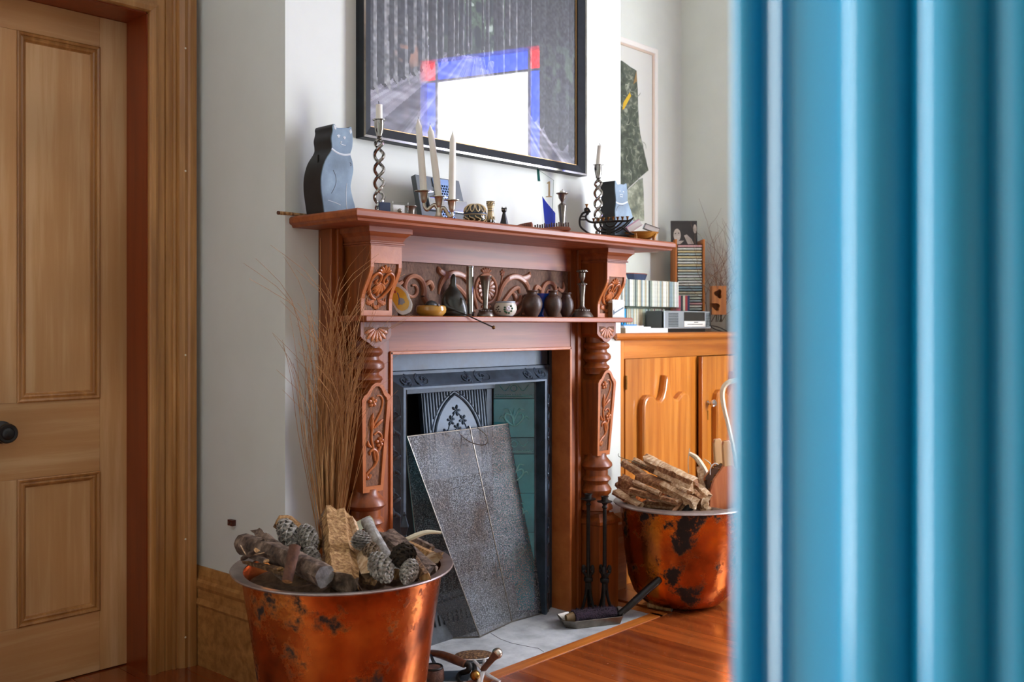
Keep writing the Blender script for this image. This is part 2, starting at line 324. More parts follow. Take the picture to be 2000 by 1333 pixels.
r3 = N.new('ShaderNodeValToRGB'); r3.color_ramp.elements[0].position = .68; r3.color_ramp.elements[1].position = .74; L.new(vo.outputs['Fac'], r3.inputs[0])
mx = N.new('ShaderNodeMix'); mx.data_type = 'RGBA'; L.new(r3.outputs[0], mx.inputs[0]); L.new(r.outputs[0], mx.inputs[6]); mx.inputs[7].default_value = lin('8A6A54'); L.new(mx.outputs[2], b.inputs['Base Color'])
# blue gloss paint
m, nt, b = newmat('bluegloss'); b.inputs['Base Color'].default_value = lin('0A94C0'); b.inputs['Roughness'].default_value = .2; b.inputs['Coat Weight'].default_value = .6; b.inputs['Coat Roughness'].default_value = .08
def vcol(name, rough=.5, coat=0):
    m, nt, b = newmat(name); a = nt.nodes.new('ShaderNodeVertexColor'); a.layer_name = 'col'; nt.links.new(a.outputs[0], b.inputs['Base Color'])
    b.inputs['Roughness'].default_value = rough; b.inputs['Coat Weight'].default_value = coat
vcol('print')
# ================================================================ THE ROOM
YW, YB = 2.50, 2.99                       # chimney breast face, alcove back walls
XL, XR = 1.66, 3.327                      # breast corners
CEIL = 3.35
# --- floor: a base and separate boards
fl = struct(MB().box(-1.5, 5.0, -3.3, 3.35, -.06, -.022).build('floor', 'floor_base'))
PW = .146; plank_me = {}
def plank(x, y0, y1):
    k = (round(y0, 3), round(y1, 3))
    if k not in plank_me:
        o = MB().box(.0008, PW-.0008, y0, y1, -.022, 0).build('plank', 'plank', fl); plank_me[k] = o.data
    else:
        o = bpy.data.objects.new('plank', plank_me[k]); COL.objects.link(o); o.parent = fl
    o.location = (x, 0, 0)
x = -1.345
while x < 4.75:
    e = 3.15 if x < 1.66 else (2.14 if x < 3.05 else (2.60))
    cut = random.choice([-1.9, -1.2, .3, .9, 1.35])
    plank(x, -3.1, cut-.0008); plank(x, cut+.0008, e)
    x += PW
h = struct(MB().box(1.72, 3.10, 2.192, 2.93, -.02, .001).build('floor_hearth', 'concrete'))
MB().box(1.70, 3.12, 2.142, 2.190, -.02, .002).build('border_board', 'hearth_strip', h)
MB().box(3.102, 3.15, 2.142, 2.60, -.02, .002).build('border_board', 'hearth_strip', h)
cp = [PF(*p) for p in ((958, 1238), (978, 1250), (1000, 1258), (1030, 1264), (1052, 1268), (1062, 1275))]
MB().tube([(p.x, p.y, .0008) for p in cp], .0012, 4).build('crack', 'crack', h)
# --- walls
def wall(name, boxes, mat='wall'):
    m = MB()
    for b in boxes: m.box(*b)
    return struct(m.build(name, mat))
DX0, DX1, DH = .70, 1.465, 2.117          # door opening in the back wall
wall('wall_back', [(.2, DX0, YB, 3.25, 0, CEIL), (DX1, 1.75, YB, 3.25, 0, CEIL), (DX0, DX1, YB, 3.25, DH, CEIL), (3.2, 4.9, YB, 3.25, 0, CEIL), (DX0-.05, DX1+.05, 3.23, 3.25, -.06, DH+.05)])
br = MB()
br.stack([[(1.635, 3.0, z), (XL, YW, z), (1.99, YW, z), (1.99, 3.0, z)] for z in (0, CEIL)])
br.box(2.92, XR, YW, 3.0, 0, CEIL).box(1.99, 2.92, YW, 3.0, 1.04, CEIL).box(1.99, 2.92, 2.90, 3.0, 0, 1.04)
struct(br.build('wall_chimney_breast', 'wall'))
wall('ceiling', [(-1.5, 5.0, -3.3, 3.3, CEIL, CEIL+.1)], 'ceil')
wall('wall_front', [(.38, 4.2, -3.1, -3.0, 0, CEIL)])
# doorway between hall and room; the camera stands in the hall
OY0, OY1, OH = .2125, 1.95, 2.16
wall('wall_left', [(.385, .48, -3.1, OY0, 0, CEIL), (.385, .48, OY1, 3.25, 0, CEIL), (.385, .48, OY0, OY1, OH, CEIL)])
wall('wall_hall', [(-1.4, -1.3, -3.1, 3.1, 0, CEIL), (-1.3, .385, -3.1, -3.0, 0, CEIL), (-1.3, -.95, 2.5, 2.6, 0, CEIL), (.05, .385, 2.5, 2.6, 0, CEIL), (-.95, .05, 2.5, 2.6, 2.45, CEIL)])
# right wall: beside the alcove, then the angled bay with the coloured-glass window
def wseg(m, p, q, z0, z1, th=.12):
    p = Vector(p); q = Vector(q); d = (q-p).normalized(); n = Vector((d.y, -d.x))*th   # outside on the right of travel p->q
    m.stack([[(p.x, p.y, z), (q.x, q.y, z), (q.x+n.x, q.y+n.y, z), (p.x+n.x, p.y+n.y, z)] for z in (z0, z1)])
WB = lambda s: (WC.x+WD.x*s, WC.y+WD.y*s)
HW = .460; WZ0, WZ1 = .55, 2.925                      # half width of the window, sill and head
rw = MB(); wseg(rw, (4.53, 1.27), (4.53, 3.1), 0, CEIL)
wseg(rw, WB(.90), (4.53, 1.30), 0, CEIL)
wseg(rw, WB(HW), WB(.92), 0, CEIL); wseg(rw, WB(-1.6), WB(-HW), 0, CEIL); wseg(rw, WB(-HW), WB(HW), 0, WZ0); wseg(rw, WB(-HW), WB(HW), WZ1, CEIL)
wseg(rw, (WB(-1.6)[0], -3.1), WB(-1.6), 0, CEIL)
for f in (0,): pass
struct(rw.build('wall_right', 'wall'))
def wbox(m, s0, s1, z0, z1, d0, d1):                  # box on the window's wall: along it, up, depth (negative = outside)
    P = lambda s, d: (WC.x+WD.x*s+WN.x*d, WC.y+WD.y*s+WN.y*d)
    m.stack([[(*P(s0, d0), z), (*P(s1, d0), z), (*P(s1, d1), z), (*P(s0, d1), z)] for z in (z0, z1)])
MG = .088; MH = .128
wf = MB()
for a, b in ((-HW, -HW+.02), (HW-.02, HW)): wbox(wf, a, b, WZ0, WZ1, -.10, .0)
wbox(wf, -HW, HW, WZ0, WZ0+.05, -.10, .02); wbox(wf, -HW, HW, WZ1-.015, WZ1, -.10, 0)
for a in (-HW+.02+MG, HW-.02-MG-.016): wbox(wf, a, a+.016, WZ0, WZ1, -.07, -.05)
wbox(wf, -HW, HW, WZ1-.015-MH-.014, WZ1-.015-MH, -.07, -.05)
win = struct(wf.build('window_1', 'trimwhite'))
def pane(s0, s1, z0, z1, mat):
    m = MB(); wbox(m, s0, s1, z0, z1, -.062, -.058); m.build('pane', mat, win)
i0, i1 = -HW+.02+MG, HW-.02-MG; zt = WZ1-.015-MH
pane(i0, i1, WZ0+.05, zt-.014, 'pane')
for a, b in ((-HW+.02, i0), (i1, HW-.02)):
    pane(a, b, WZ0+.05, zt-.014, 'bluepane'); pane(a, b, zt, WZ1-.015, 'redpane')
pane(i0, i1, zt, WZ1-.015, 'bluepane')
# --- casings (architraves): profile of (distance outwards, how proud)
def casing(name, prof, plane, y_or_x, a0, a1, H, mat, sign):
    m = MB(); S = []
    for st in range(4):
        row = []
        for d, p in prof:
            a = a1+d if st < 2 else a0-d; z = 0 if st in (0, 3) else H+d
            row.append((a, y_or_x+sign*p, z) if plane == 'y' else (y_or_x+sign*p, a, z))
        S.append(row)
    m.stack(S, False, False, None, False); return struct(m.build(name, mat))
PR = [(0, 0), (0, .022), (.004, .028), (.018, .030), (.028, .026), (.030, .020), (.052, .020), (.054, .016), (.056, .022), (.076, .022), (.078, .028), (.084, .030), (.092, .026), (.096, .034), (.110, .043), (.122, .040), (.128, .046), (.150, .046), (.152, .04), (.152, 0)]
casing('trim_1', PR, 'y', YB, DX0, DX1, DH, 'casing', -1)
jb = MB(); jb.box(DX1-.004, DX1+.02, YB-.01, 3.23, 0, DH+.02).box(DX0-.02, DX0+.004, YB-.01, 3.23, 0, DH+.02).box(DX0, DX1, YB-.01, 3.23, DH-.004, DH+.02)
struct(jb.build('trim_2', 'jamb'))
for zz in (.10, .42, 1.02, 1.62, 2.02):
    m = MB().lathe([(.0035, 0), (.0035, .001), (.002, .002)], 8, T=Matrix.Translation((DX1+.112, YB-.043, zz)) @ Matrix.Rotation(PI/2, 4, 'X')); m.build('nail_hole', 'bone', bpy.data.objects['trim_1'])
def bead(d, w, p, h, n=6): return [(d+w*(1-math.cos(PI*i/n))/2, p+h*math.sin(PI*i/n)) for i in range(n+1)]
PB = [(-.008, -.02), (-.008, .004)]+bead(-.008, .0125, .005, .009, 8)+[(.005, .003), (.0085, .002), (.0115, .008)]+bead(.0118, .0072, .008, .006)+[(.0195, .010), (.042, .010)]+bead(.0425, .0275, .010, .016, 12)+bead(.0706, .0262, .010, .015, 12)+[(.0975, .012)]+bead(.098, .014, .012, .006)+[(.115, .013), (.134, .013), (.134, -.02)]
# hall-side casing of the doorway, travelling outwards from the opening (towards -y on the near jamb)
m = MB(); S = []
for st in range(4):
    row = []
    for d, p in PB:
        y = (.2065-d) if st < 2 else (OY1+.012+d); z = 0 if st in (0, 3) else OH+d
        row.append((.372-p, y, z))
    S.append(row)
m.stack(S, False, True, None, False); struct(m.build('trim_3', 'bluegloss', sharp=32))
jm = MB(); jm.box(.374, .50, OY0-.014, OY0, 0, OH).box(.366, .50, OY1, OY1+.0145, 0, OH).box(.366, .50, OY0, OY1, OH, OH+.014)
struct(jm.build('trim_4', 'bluegloss'))
# --- skirting
SK = [(0, 0), (.018, 0), (.018, .195), (.022, .20), (.024, .205), (.018, .222), (.017, .250), (.022, .262), (.022, .276), (.015, .284), (.014, .298), (.008, .314), (.004, .322), (0, .322)]
for nm, path in (('baseboard_left', [(1.635, 2.985), (XL, YW), (1.79, YW)][::1]), ('baseboard_right', [(3.13, YW), (XR, YW), (XR, 2.60)]), ('baseboard_window', [(4.53, 2.50), (4.53, 1.27)])):
    m = MB(); m.stack(sweep_plan(path, SK), True); struct(m.build(nm, 'skirt'))
pb = MB().box(-.014, .014, -.003, 0, -.009, .009)
p = PT(455, 1021, 1); s = 1.645/p.x; p = Vector((1.638, p.y*s, EYE+(p.z-EYE)*s))
wp = thing('wall_plate', 'small brown metal plate with two screws on the grey side wall', 'wall plate', p, PI/2+.05*-1)
pb2 = MB().box(-.014, .014, -.004, .012, -.009, .009).build('plate', 'plate_brown', wp)
for sx in (-.006, .006): MB().lathe([(.003, 0), (.003, .002), (.001, .003)], 10, T=Matrix.Translation((sx, -.004, 0)) @ Matrix.Rotation(PI/2, 4, 'X')).build('screw', 'pewter', wp)
wp.rotation_euler.z = -PI/2
# --- door: stiles, rails, panels with bolection moulding, knob
dy = 3.119
d1 = struct(MB().box(.69, 1.462, dy+.012, dy+.036, .004, 2.112).build('door_1', 'kauri'))
def dpart(n, x0, x1, z0, z1, mat, y0=dy, y1=dy+.012, bv=.0008): return MB().box(x0, x1, y0, y1, z0, z1).build(n, mat, d1, bv)
pxa, pxb = 1.119, 1.3725; mu = (1.021, 1.119); pl = (.767, 1.021)
Z = (.197, .648, .881, 2.014)
dpart('stile', pxb, 1.462, .004, 2.112, 'kauri'); dpart('stile', .69, pl[0], .004, 2.112, 'kauri')
for a, b in ((.004, Z[0]), (Z[1], Z[2]), (Z[3], 2.112)): dpart('rail', pl[0]+.0004, pxb-.0004, a, b, 'kauri_x')
for a, b in ((Z[0], Z[1]), (Z[2], Z[3])): dpart('muntin', mu[0], mu[1], a+.0004, b-.0004, 'kauri')
MP = [(0, .0), (.0, -.004), (.004, -.0065), (.010, -.004), (.012, .001), (.018, -.001), (.022, .001), (.027, .0085), (.030, .010)]
for (x0, x1) in (pl, (pxa, pxb)):
    for (z0, z1) in ((Z[0], Z[1]), (Z[2], Z[3])):
        MB().box(x0+.02, x1-.02, dy+.0095, dy+.0125, z0+.02, z1-.02).build('panel', 'kauri', d1)
        m = MB(); m.stack([[(x0+d, dy+p, z0+d), (x1-d, dy+p, z0+d), (x1-d, dy+p, z1-d), (x0+d, dy+p, z1-d)] for d, p in MP], False, False)
        m.build('panel_moulding', 'casing', d1)
k = PY(17, 848, 3.055)
T = Matrix.Translation((k.x, dy, k.z)) @ Matrix.Rotation(PI/2, 4, 'X')
kn = MB().lathe([(.034, 0), (.034, .004), (.022, .008), (.012, .012), (.011, .030), (.016, .036), (.026, .041), (.0300, .050), (.0290, .058), (.026, .061), (.019, .0605), (.0175, .063), (.015, .0655), (.006, .067)], 28, T=T).build('door_knob', 'black', d1)
# ================================================================ MANTELPIECE
MX0, MX1 = 1.674, 3.25; MC = (MX0+MX1)/2; MZ = 1.446; MF = 2.17
mp = thing('mantelpiece', 'carved red-brown timber mantelpiece with two shelves and turned columns', 'mantelpiece', (MC, YW, 0))
O3 = (MC, YW, 0)
def mpart(m, n, mat, par=mp, bv=0): return m.build(n, mat, par, bv, off=O3)
mpart(MB().stack(rstack(MX0, MX1, MF, YW, [(1.412, .012), (1.419, .009), (1.4225, .003), (1.4255, .0), (1.4385, 0), (1.443, .003), (1.446, .008)])), 'mantel_shelf', 'rimu_x', bv=.0006)
BX0, BX1, BY = 1.780, 2*MC-1.780, 2.433
# backboard in pieces around carved frieze and fire opening
FZ0, FZ1 = 1.146, 1.326; OX0, OX1, OZ = 2.008, 2*MC-2.008, 1.032
mpart(MB().box(BX0, OX0, BY, YW, 0, 1.412), 'backboard_stile', 'rimu', bv=.0015)
mpart(MB().box(OX1, BX1, BY, YW, 0, 1.412), 'backboard_stile', 'rimu', bv=.0015)
mpart(MB().box(OX0, OX1, BY, YW, FZ1, 1.412), 'frieze_board', 'rimu_x')
mpart(MB().box(OX0, OX1, BY+.002, YW, OZ, 1.13), 'header_board', 'rimu_x')
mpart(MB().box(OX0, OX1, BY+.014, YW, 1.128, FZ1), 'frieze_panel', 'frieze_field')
m = MB()
for (x0, x1, z0, z1) in ((OX0-.001, OX0+.010, 0, OZ), (OX1-.010, OX1+.001, 0, OZ), (OX0, OX1, OZ-.010, OZ+.001)): m.box(x0, x1, BY-.006, BY+.09, z0, z1)
mpart(m, 'opening_bead', 'carve', bv=.002)
for s in (-1, 1):
    xa = MC+s*(MC-1.815); mpart(MB().box(min(xa, xa+s*.02), max(xa, xa+s*.02), BY-.012, BY+.001, 0, 1.412), 'pilaster_strip', 'rimu', bv=.002)
    xa = MC+s*(MC-1.955); mpart(MB().box(min(xa, xa-s*.020), max(xa, xa-s*.020), BY-.010, BY+.001, 0, 1.412), 'pilaster_strip', 'rimu', bv=.002)
# carved frieze: rosette and scrolling leaves, mirrored about the middle
m = MB(); fy = BY+.0142; cz = 1.247
m.ribbon([(MC+.052*math.cos(2*PI*i/36), cz+.052*math.sin(2*PI*i/36), .005) for i in range(37)], fy, .008)
for k in range(14):
    a = 2*PI*(k+.5)/14; m.petal(MC+.010*math.cos(a), cz+.010*math.sin(a), a, .036, .0082, fy, .007)
for k in range(-2, 3):
    m.petal(MC+k*.004, cz+.055, PI/2-k*.45, .022, .005, fy, .009); m.petal(MC+k*.004, cz-.055, -PI/2+k*.45, .02, .005, fy, .008)
for s in (1, -1):
    def q(pts): return cr([(MC+s*x, z, w_) for x, z, w_ in pts], 7)
    m.ribbon(q([(.045, 1.175, .004), (.062, 1.215, .007), (.080, 1.258, .009), (.115, 1.288, .011), (.160, 1.296, .012), (.200, 1.280, .011), (.222, 1.252, .007), (.228, 1.222, .003)]), fy, .012)
    m.ribbon(q([(.160, 1.294, .006), (.195, 1.292, .011), (.222, 1.300, .011), (.232, 1.316, .003)]), fy, .011)
    m.ribbon(q([(.065, 1.18, .004), (.10, 1.215, .008), (.135, 1.245, .009), (.165, 1.255, .008), (.175, 1.235, .004)]), fy, .010)
    m.ribbon(q([(.135, 1.238, .004), (.152, 1.222, .009), (.150, 1.205, .003)]), fy, .009)
    m.ribbon(q([(.055, 1.165, .004), (.10, 1.178, .009), (.145, 1.190, .010), (.175, 1.208, .008), (.182, 1.228, .003)]), fy, .011)
    m.ribbon(q([(.09, 1.165, .004), (.13, 1.160, .010), (.165, 1.168, .008), (.185, 1.188, .004)]), fy, .009)
    m.ribbon(q([(.185, 1.158, .004), (.235, 1.163, .008), (.275, 1.185, .009), (.300, 1.215, .009)]), fy, .011)
    m.ribbon([(MC+s*(x-MC), z, w_) for x, z, w_ in spiral(MC+.345, 1.238, .052, .010, PI*1.15, -PI*1.6, .010, .004, 30)], fy, .012)
    m.ribbon(q([(.390, 1.26, .006), (.412, 1.25, .008), (.425, 1.262, .007), (.426, 1.285, .002)]), fy, .010)
    m.ribbon(q([(.295, 1.25, .006), (.270, 1.262, .009), (.258, 1.245, .007), (.262, 1.232, .002)]), fy, .010)
    m.ribbon(q([(.075, 1.262, .002), (.083, 1.295, .003), (.084, 1.315, .003)]), fy, .007)
    for k in range(5): m.petal(MC+s*.084, 1.308, 2*PI*k/5+.3, .013, .004, fy, .007)
mpart(m, 'carved_scrollwork', 'frieze_carve')
# middle shelf
SX0, SX1, SF = 1.80, 2*MC-1.80, 2.287; SZ = 1.1465
mpart(MB().stack(rstack(SX0, SX1, SF, YW-.05, [(1.1275, .004), (1.130, 0), (1.1435, 0), (1.1465, .003)])), 'lower_shelf', 'rimu_x', bv=.0006)
# columns, corbels, capitals, plinths on both sides
for s in (-1, 1):
    cx = MC+s*(MC-1.887); hw = .060
    X = lambda d: cx+d
    # capital
    mpart(MB().stack(rstack(cx-.0845, cx+.0845, 2.277, YW-.05, [(1.358, .024), (1.363, .0235), (1.363, .017), (1.3675, .017), (1.3685, .0205), (1.372, .021), (1.385, .014), (1.396, .003), (1.3965, 0), (1.4135, 0)])), 'capital', 'rimu_x', bv=.0006)
    # corbel: front swings out towards the top
    def cy(z):
        t = min(1, max(0, (z-1.19)/(1.30-1.19))); t = t*t*(3-2*t); return 2.353-.047*t
    zs = [1.1465+(1.360-1.1465)*i/16 for i in range(17)]
    co = mpart(MB().stack([[(cx-hw, BY+.01, z), (cx-hw, cy(z), z), (cx+hw, cy(z), z), (cx+hw, BY+.01, z)] for z in zs], True, False), 'corbel', 'rimu')
    fr = MB(); z0, z1, b = 1.163, 1.305, .012
    zz = [z0+(z1-z0)*i/12 for i in range(13)]
    L = []
    for k_, (dx, dyy) in enumerate(((-hw, -.005), (-hw+b, -.005), (-hw+b, .001))): pass
    for sd in (-1, 1): fr.stack([[(cx+sd*hw, cy(z), z), (cx+sd*hw, cy(z)-.006, z), (cx+sd*(hw-b), cy(z)-.006, z), (cx+sd*(hw-b), cy(z), z)] for z in [1.1468]+zz+[1.32, 1.34, 1.3575]], True)
    fr.stack([[(cx-hw+b, cy(z), z), (cx-hw+b, cy(z)-.006, z), (cx+hw-b, cy(z)-.006, z), (cx+hw-b, cy(z), z)] for z in (1.1468, 1.155, z0)], True)
    fr.stack([[(cx-hw+b, cy(z), z), (cx-hw+b, cy(z)-.006, z), (cx+hw-b, cy(z)-.006, z), (cx+hw-b, cy(z), z)] for z in (z1, 1.32, 1.34, 1.3575)], True)
    mpart(fr, 'corbel_face', 'carve', co)
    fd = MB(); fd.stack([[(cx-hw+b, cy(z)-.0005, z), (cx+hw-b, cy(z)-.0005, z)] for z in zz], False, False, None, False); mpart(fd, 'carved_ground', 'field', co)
    om = MB(); g = lambda z: cy(z)-.0008
    for q_ in (-1, 1):
        om.ribbon([(cx+q_*(x-cx), z, w_) for x, z, w_ in cr([(cx+.002, 1.196, .003), (cx+.022, 1.206, .005), (cx+.041, 1.232, .0055), (cx+.042, 1.258, .0055), (cx+.026, 1.274, .005), (cx+.010, 1.268, .0045), (cx+.006, 1.252, .004), (cx+.014, 1.243, .004), (cx+.022, 1.250, .004), (cx+.017, 1.256, .003)], 6)], g, .010)
        for k in range(4): om.petal(cx+q_*.006, 1.196-k*.002, -PI/2+q_*(1.25-.02*k)+0, .036-.002*k, .0035, g, .006)
        for k in range(4): om.petal(cx+q_*(.012+k*.008), 1.192+.003*k, -PI/2-q_*.15, .022, .003, g, .006)
    for k in range(-2, 3): om.petal(cx, 1.246, -PI/2+k*.42, .040-.004*abs(k), .0068, g, .007); om.petal(cx+k*.003, 1.276, PI/2-k*.55, .025-.002*abs(k), .0055, g, .008)
    for k in range(5): om.petal(cx, 1.178, -PI/2+(k-2)*.6, .014, .004, g, .007)
    mpart(om, 'carved_ornament', 'carve', co)
    # block under the shelf with a carved fan
    out = [(-hw, 1.1275), (-hw, 1.083), (-hw+.012, 1.072), (-.030, 1.064), (-.016, 1.053), (0, 1.049), (.016, 1.053), (.030, 1.064), (hw-.012, 1.072), (hw, 1.083), (hw, 1.1275)]
    fb = mpart(MB().prism([(cx+x, z) for x, z in out], 2.350, 2.44), 'fan_block', 'rimu', bv=.0008)
    fg = MB(); fo = [(-.047, 1.112), (-.047, 1.093), (-.025, 1.072), (0, 1.062), (.025, 1.072), (.047, 1.093), (.047, 1.112), (.014, 1.112), (0, 1.104), (-.014, 1.112)]
    fg.prism([(cx+x, z) for x, z in fo], 2.3492, 2.352); mpart(fg, 'fan_ground', 'field', fb)
    om = MB()
    for k in range(-3, 4):
        a = -PI/2+k*.40; L_ = .036+.003*abs(k)-(.006 if abs(k) == 3 else 0)
        om.petal(cx+math.cos(a)*.009, 1.110+math.sin(a)*.008, a, L_, .0062, 2.3495, .0035)
    mpart(om, 'fan_ornament', 'carve', fb)
    # turned shaft
    ax = (cx, 2.402, 0)
    mpart(MB().lathe([(.046, .925), (.046, .938), (.050, .944), (.0535, .950), (.050, .958), (.043, .962), (.040, .970), (.048, .976), (.0575, .984), (.0585, .993), (.055, 1.003), (.044, 1.010), (.041, 1.020), (.050, 1.026), (.054, 1.034), (.050, 1.043), (.043, 1.048), (.043, 1.09)], 28, ax), 'turned_neck', 'rimu')
    mpart(MB().lathe([(.052, .37), (.052, .385), (.066, .392), (.064, .404), (.052, .420), (.046, .430), (.048, .445), (.058, .455), (.061, .468), (.054, .480), (.046, .490), (.050, .500), (.058, .507), (.055, .516), (.046, .524), (.046, .546), (.056, .553), (.064, .562), (.062, .572), (.050, .586), (.040, .598), (.040, .612)], 28, ax), 'turned_base', 'rimu')
    # tapering carved block
    yf = lambda z: 2.349+.022*(1-(z-.604)/(.94-.604)); hwid = lambda z: .039+.0175*min(1, (z-.604)/(.898-.604))
    top = [(.057, .890), (.050, .902), (.040, .908), (.032, .918), (.022, .932), (.010, .940), (0, .941)]
    ol = [(-.039, .604)]+[(-x, z) for x, z in top]+[(x, z) for x, z in top[::-1][1:]]+[(.039, .604)]
    bk = mpart(MB().stack([[(cx+x, yf(z), z) for x, z in ol], [(cx+x*.98, BY+.005, z) for x, z in ol]]), 'carved_block', 'rimu', bv=.0008)
    sc = lambda P, f, fz: [(x*f, .604+.020+(z-.604)*fz) for x, z in P]
    inn = [(x*.74, .622+(z-.604)*.915) for x, z in ol]
    rg = MB(); n = len(ol); F = lambda P, d: [(cx+x, yf(z)+d, z) for x, z in P]
    rg.stack([F(ol, 0), F(ol, -.006), F(inn, -.006), F(inn, .0)], False); rg.stack([[a, b] for a, b in zip(F(ol, 0), F(ol, -.006))], False)
    mpart(rg, 'carved_border', 'carve', bk)
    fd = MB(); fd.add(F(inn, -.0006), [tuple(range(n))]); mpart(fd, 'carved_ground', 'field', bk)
    om = MB(); g = lambda z: yf(z)-.0008
    def q(pts): return cr([(cx+x, z, w_) for x, z, w_ in pts], 6)
    om.ribbon(q([(-.012, .660, .0065), (-.020, .648, .0065), (-.026, .658, .005), (-.012, .672, .004), (.004, .684, .004), (.012, .706, .006), (.008, .726, .006), (-.004, .735, .005), (-.016, .728, .004), (-.014, .718, .002)]), g, .009)
    om.ribbon(q([(.006, .700, .004), (-.004, .740, .004), (-.012, .772, .0035), (-.008, .806, .0035), (.008, .832, .0035), (.022, .858, .0032), (.026, .884, .003), (.016, .900, .003), (.002, .900, .002)]), g, .008)
    om.ribbon(q([(-.010, .790, .003), (-.014, .810, .006), (-.012, .835, .005), (-.008, .848, .001)]), g, .008)
    om.ribbon(q([(-.004, .800, .003), (.010, .812, .005), (.024, .822, .004), (.032, .826, .001)]), g, .007)
    om.ribbon(q([(-.002, .780, .003), (.012, .788, .0035), (.026, .778, .003), (.030, .760, .003)]), g, .007)
    om.ribbon(q([(-.008, .742, .002), (-.022, .750, .005), (-.024, .764, .001)]), g, .007)
    om.ribbon(q([(.010, .722, .003), (.022, .738, .005), (.026, .752, .001)]), g, .007)
    for fx, fz in ((-.014, .882), (.020, .756)):
        for k in range(5): om.petal(cx+fx, fz, 2*PI*k/5+.4, .017, .0065, g, .008)
        om.ball((cx+fx, g(fz)-.006, fz), .005)
    mpart(om, 'carved_ornament', 'carve', bk)
    mpart(MB().stack(rstack(cx-.059, cx+.059, 2.338, YW-.04, [(0, 0), (.335, 0), (.338, -.006), (.352, -.006), (.358, 0), (.366, .010), (.378, .014)])), 'plinth', 'rimu', bv=.001)
# ================================================================ CAST-IRON FIREPLACE
IY = 2.522
ins = thing('cast_iron_fireplace', 'black cast-iron fireplace insert with gothic hood and tiled cheeks', 'fireplace', (MC, IY, 0)); O4 = (MC, IY, 0)
def ipart(m, n, mat, par=ins, bv=0): return m.build(n, mat, par, bv, off=O4)
FX0, FX1 = 2.034, 2*MC-2.034; FT = .964; NX0, NX1, NT = FX0+.078, FX1-.078, .902; NY = 2.474
m = MB(); m.box(2.0, FX0+.01, IY, IY+.03, 0, OZ+.006).box(FX1-.01, 2*MC-2.0, IY, IY+.03, 0, OZ+.006).box(FX0, FX1, IY, IY+.03, FT-.01, OZ+.006)
ipart(m, 'surround_plate', 'iron')
fr = [(0, 0, IY), (.003, .003, IY-.008), (.008, .008, IY-.010), (.014, .013, IY-.012), (.062, .050, NY+.004), (.068, .055, NY), (.078, .062, NY), (.078, .062, NY+.05)]
m = MB(); m.stack([[(FX0+d, y, 0), (FX0+d, y, FT-e), (FX1-d, y, FT-e), (FX1-d, y, 0)] for d, e, y in fr], False, False, None, False)
ifr = ipart(m, 'frame', 'iron')
# leaf reliefs on the sloping frame
def slope(d): return IY-.012-(d-.014)/(.062-.014)*(IY-.012-NY-.004)
m = MB()
def leafx(xc, w_):                                    # ornament on the top rail
    Tm = Matrix(((1, 0, 0, 0), (0, 1, .74, 0), (0, 0, 1, 0), (0, 0, 0, 1)))
    zc = FT-.0315; yb = slope(.038)-.0012
    yy = lambda z: yb+(z-zc)*1.02
    for k in range(6):
        for sg in (-1, 1): m.petal(xc+sg*.010, zc+(k-2.5)*.002, (0 if sg > 0 else PI)+(k-2.5)*.30*sg, .020+.010*((k*7) % 3)/2, .0042, yy, .0035)
    for sg in (-1, 1):
        m.ribbon(cr([(xc-w_*.8, zc+sg*.014, .0012), (xc, zc+sg*.017, .0012), (xc+w_*.8, zc+sg*.014, .0012), (xc+w_, zc, .0012)], 5), yy, .003)
        m.ribbon(spiral(xc+sg*.045, zc, .012, .003, 0, sg*7, .003, .002), yy, .005)
for xc, w_ in ((FX0+.125, .065), (MC-.02, .085), (FX1-.125, .065)):
    m = MB(); leafx(xc, w_); ipart(m, 'frame_ornament', 'iron_relief', ifr)
def leafz(z, s):
    # ornament on an upright: along the slope, local x across the frame
    xs = (lambda d: FX0+d) if s < 0 else (lambda d: FX1-d)
    t = MB()
    for k in range(6): t.petal(.037, z+(k-2.5)*.012, PI/2*(1 if k > 2 else -1)+((k*5) % 3-1)*.8, .030, .006, 0, .006)
    t.ribbon(spiral(.037, z+.03, .014, .003, 0, 7, .003, .002), 0, .005); t.ribbon(spiral(.037, z-.03, .014, .003, 0, -7, .003, .002), 0, .005)
    t.ribbon(cr([(.016, z-.08, .0012), (.016, z+.075, .0012), (.037, z+.095, .0012), (.058, z+.075, .0012), (.058, z-.08, .0012)], 4), 0, .003)
    m.add([(xs(x), slope(x)+y-.001, zz) for x, y, zz in t.v], t.f, True)
for z in (.12, .31, .52, .66, .79):
    for s in (-1, 1): m = MB(); leafz(z, s); ipart(m, 'frame_ornament', 'iron_relief', ifr)
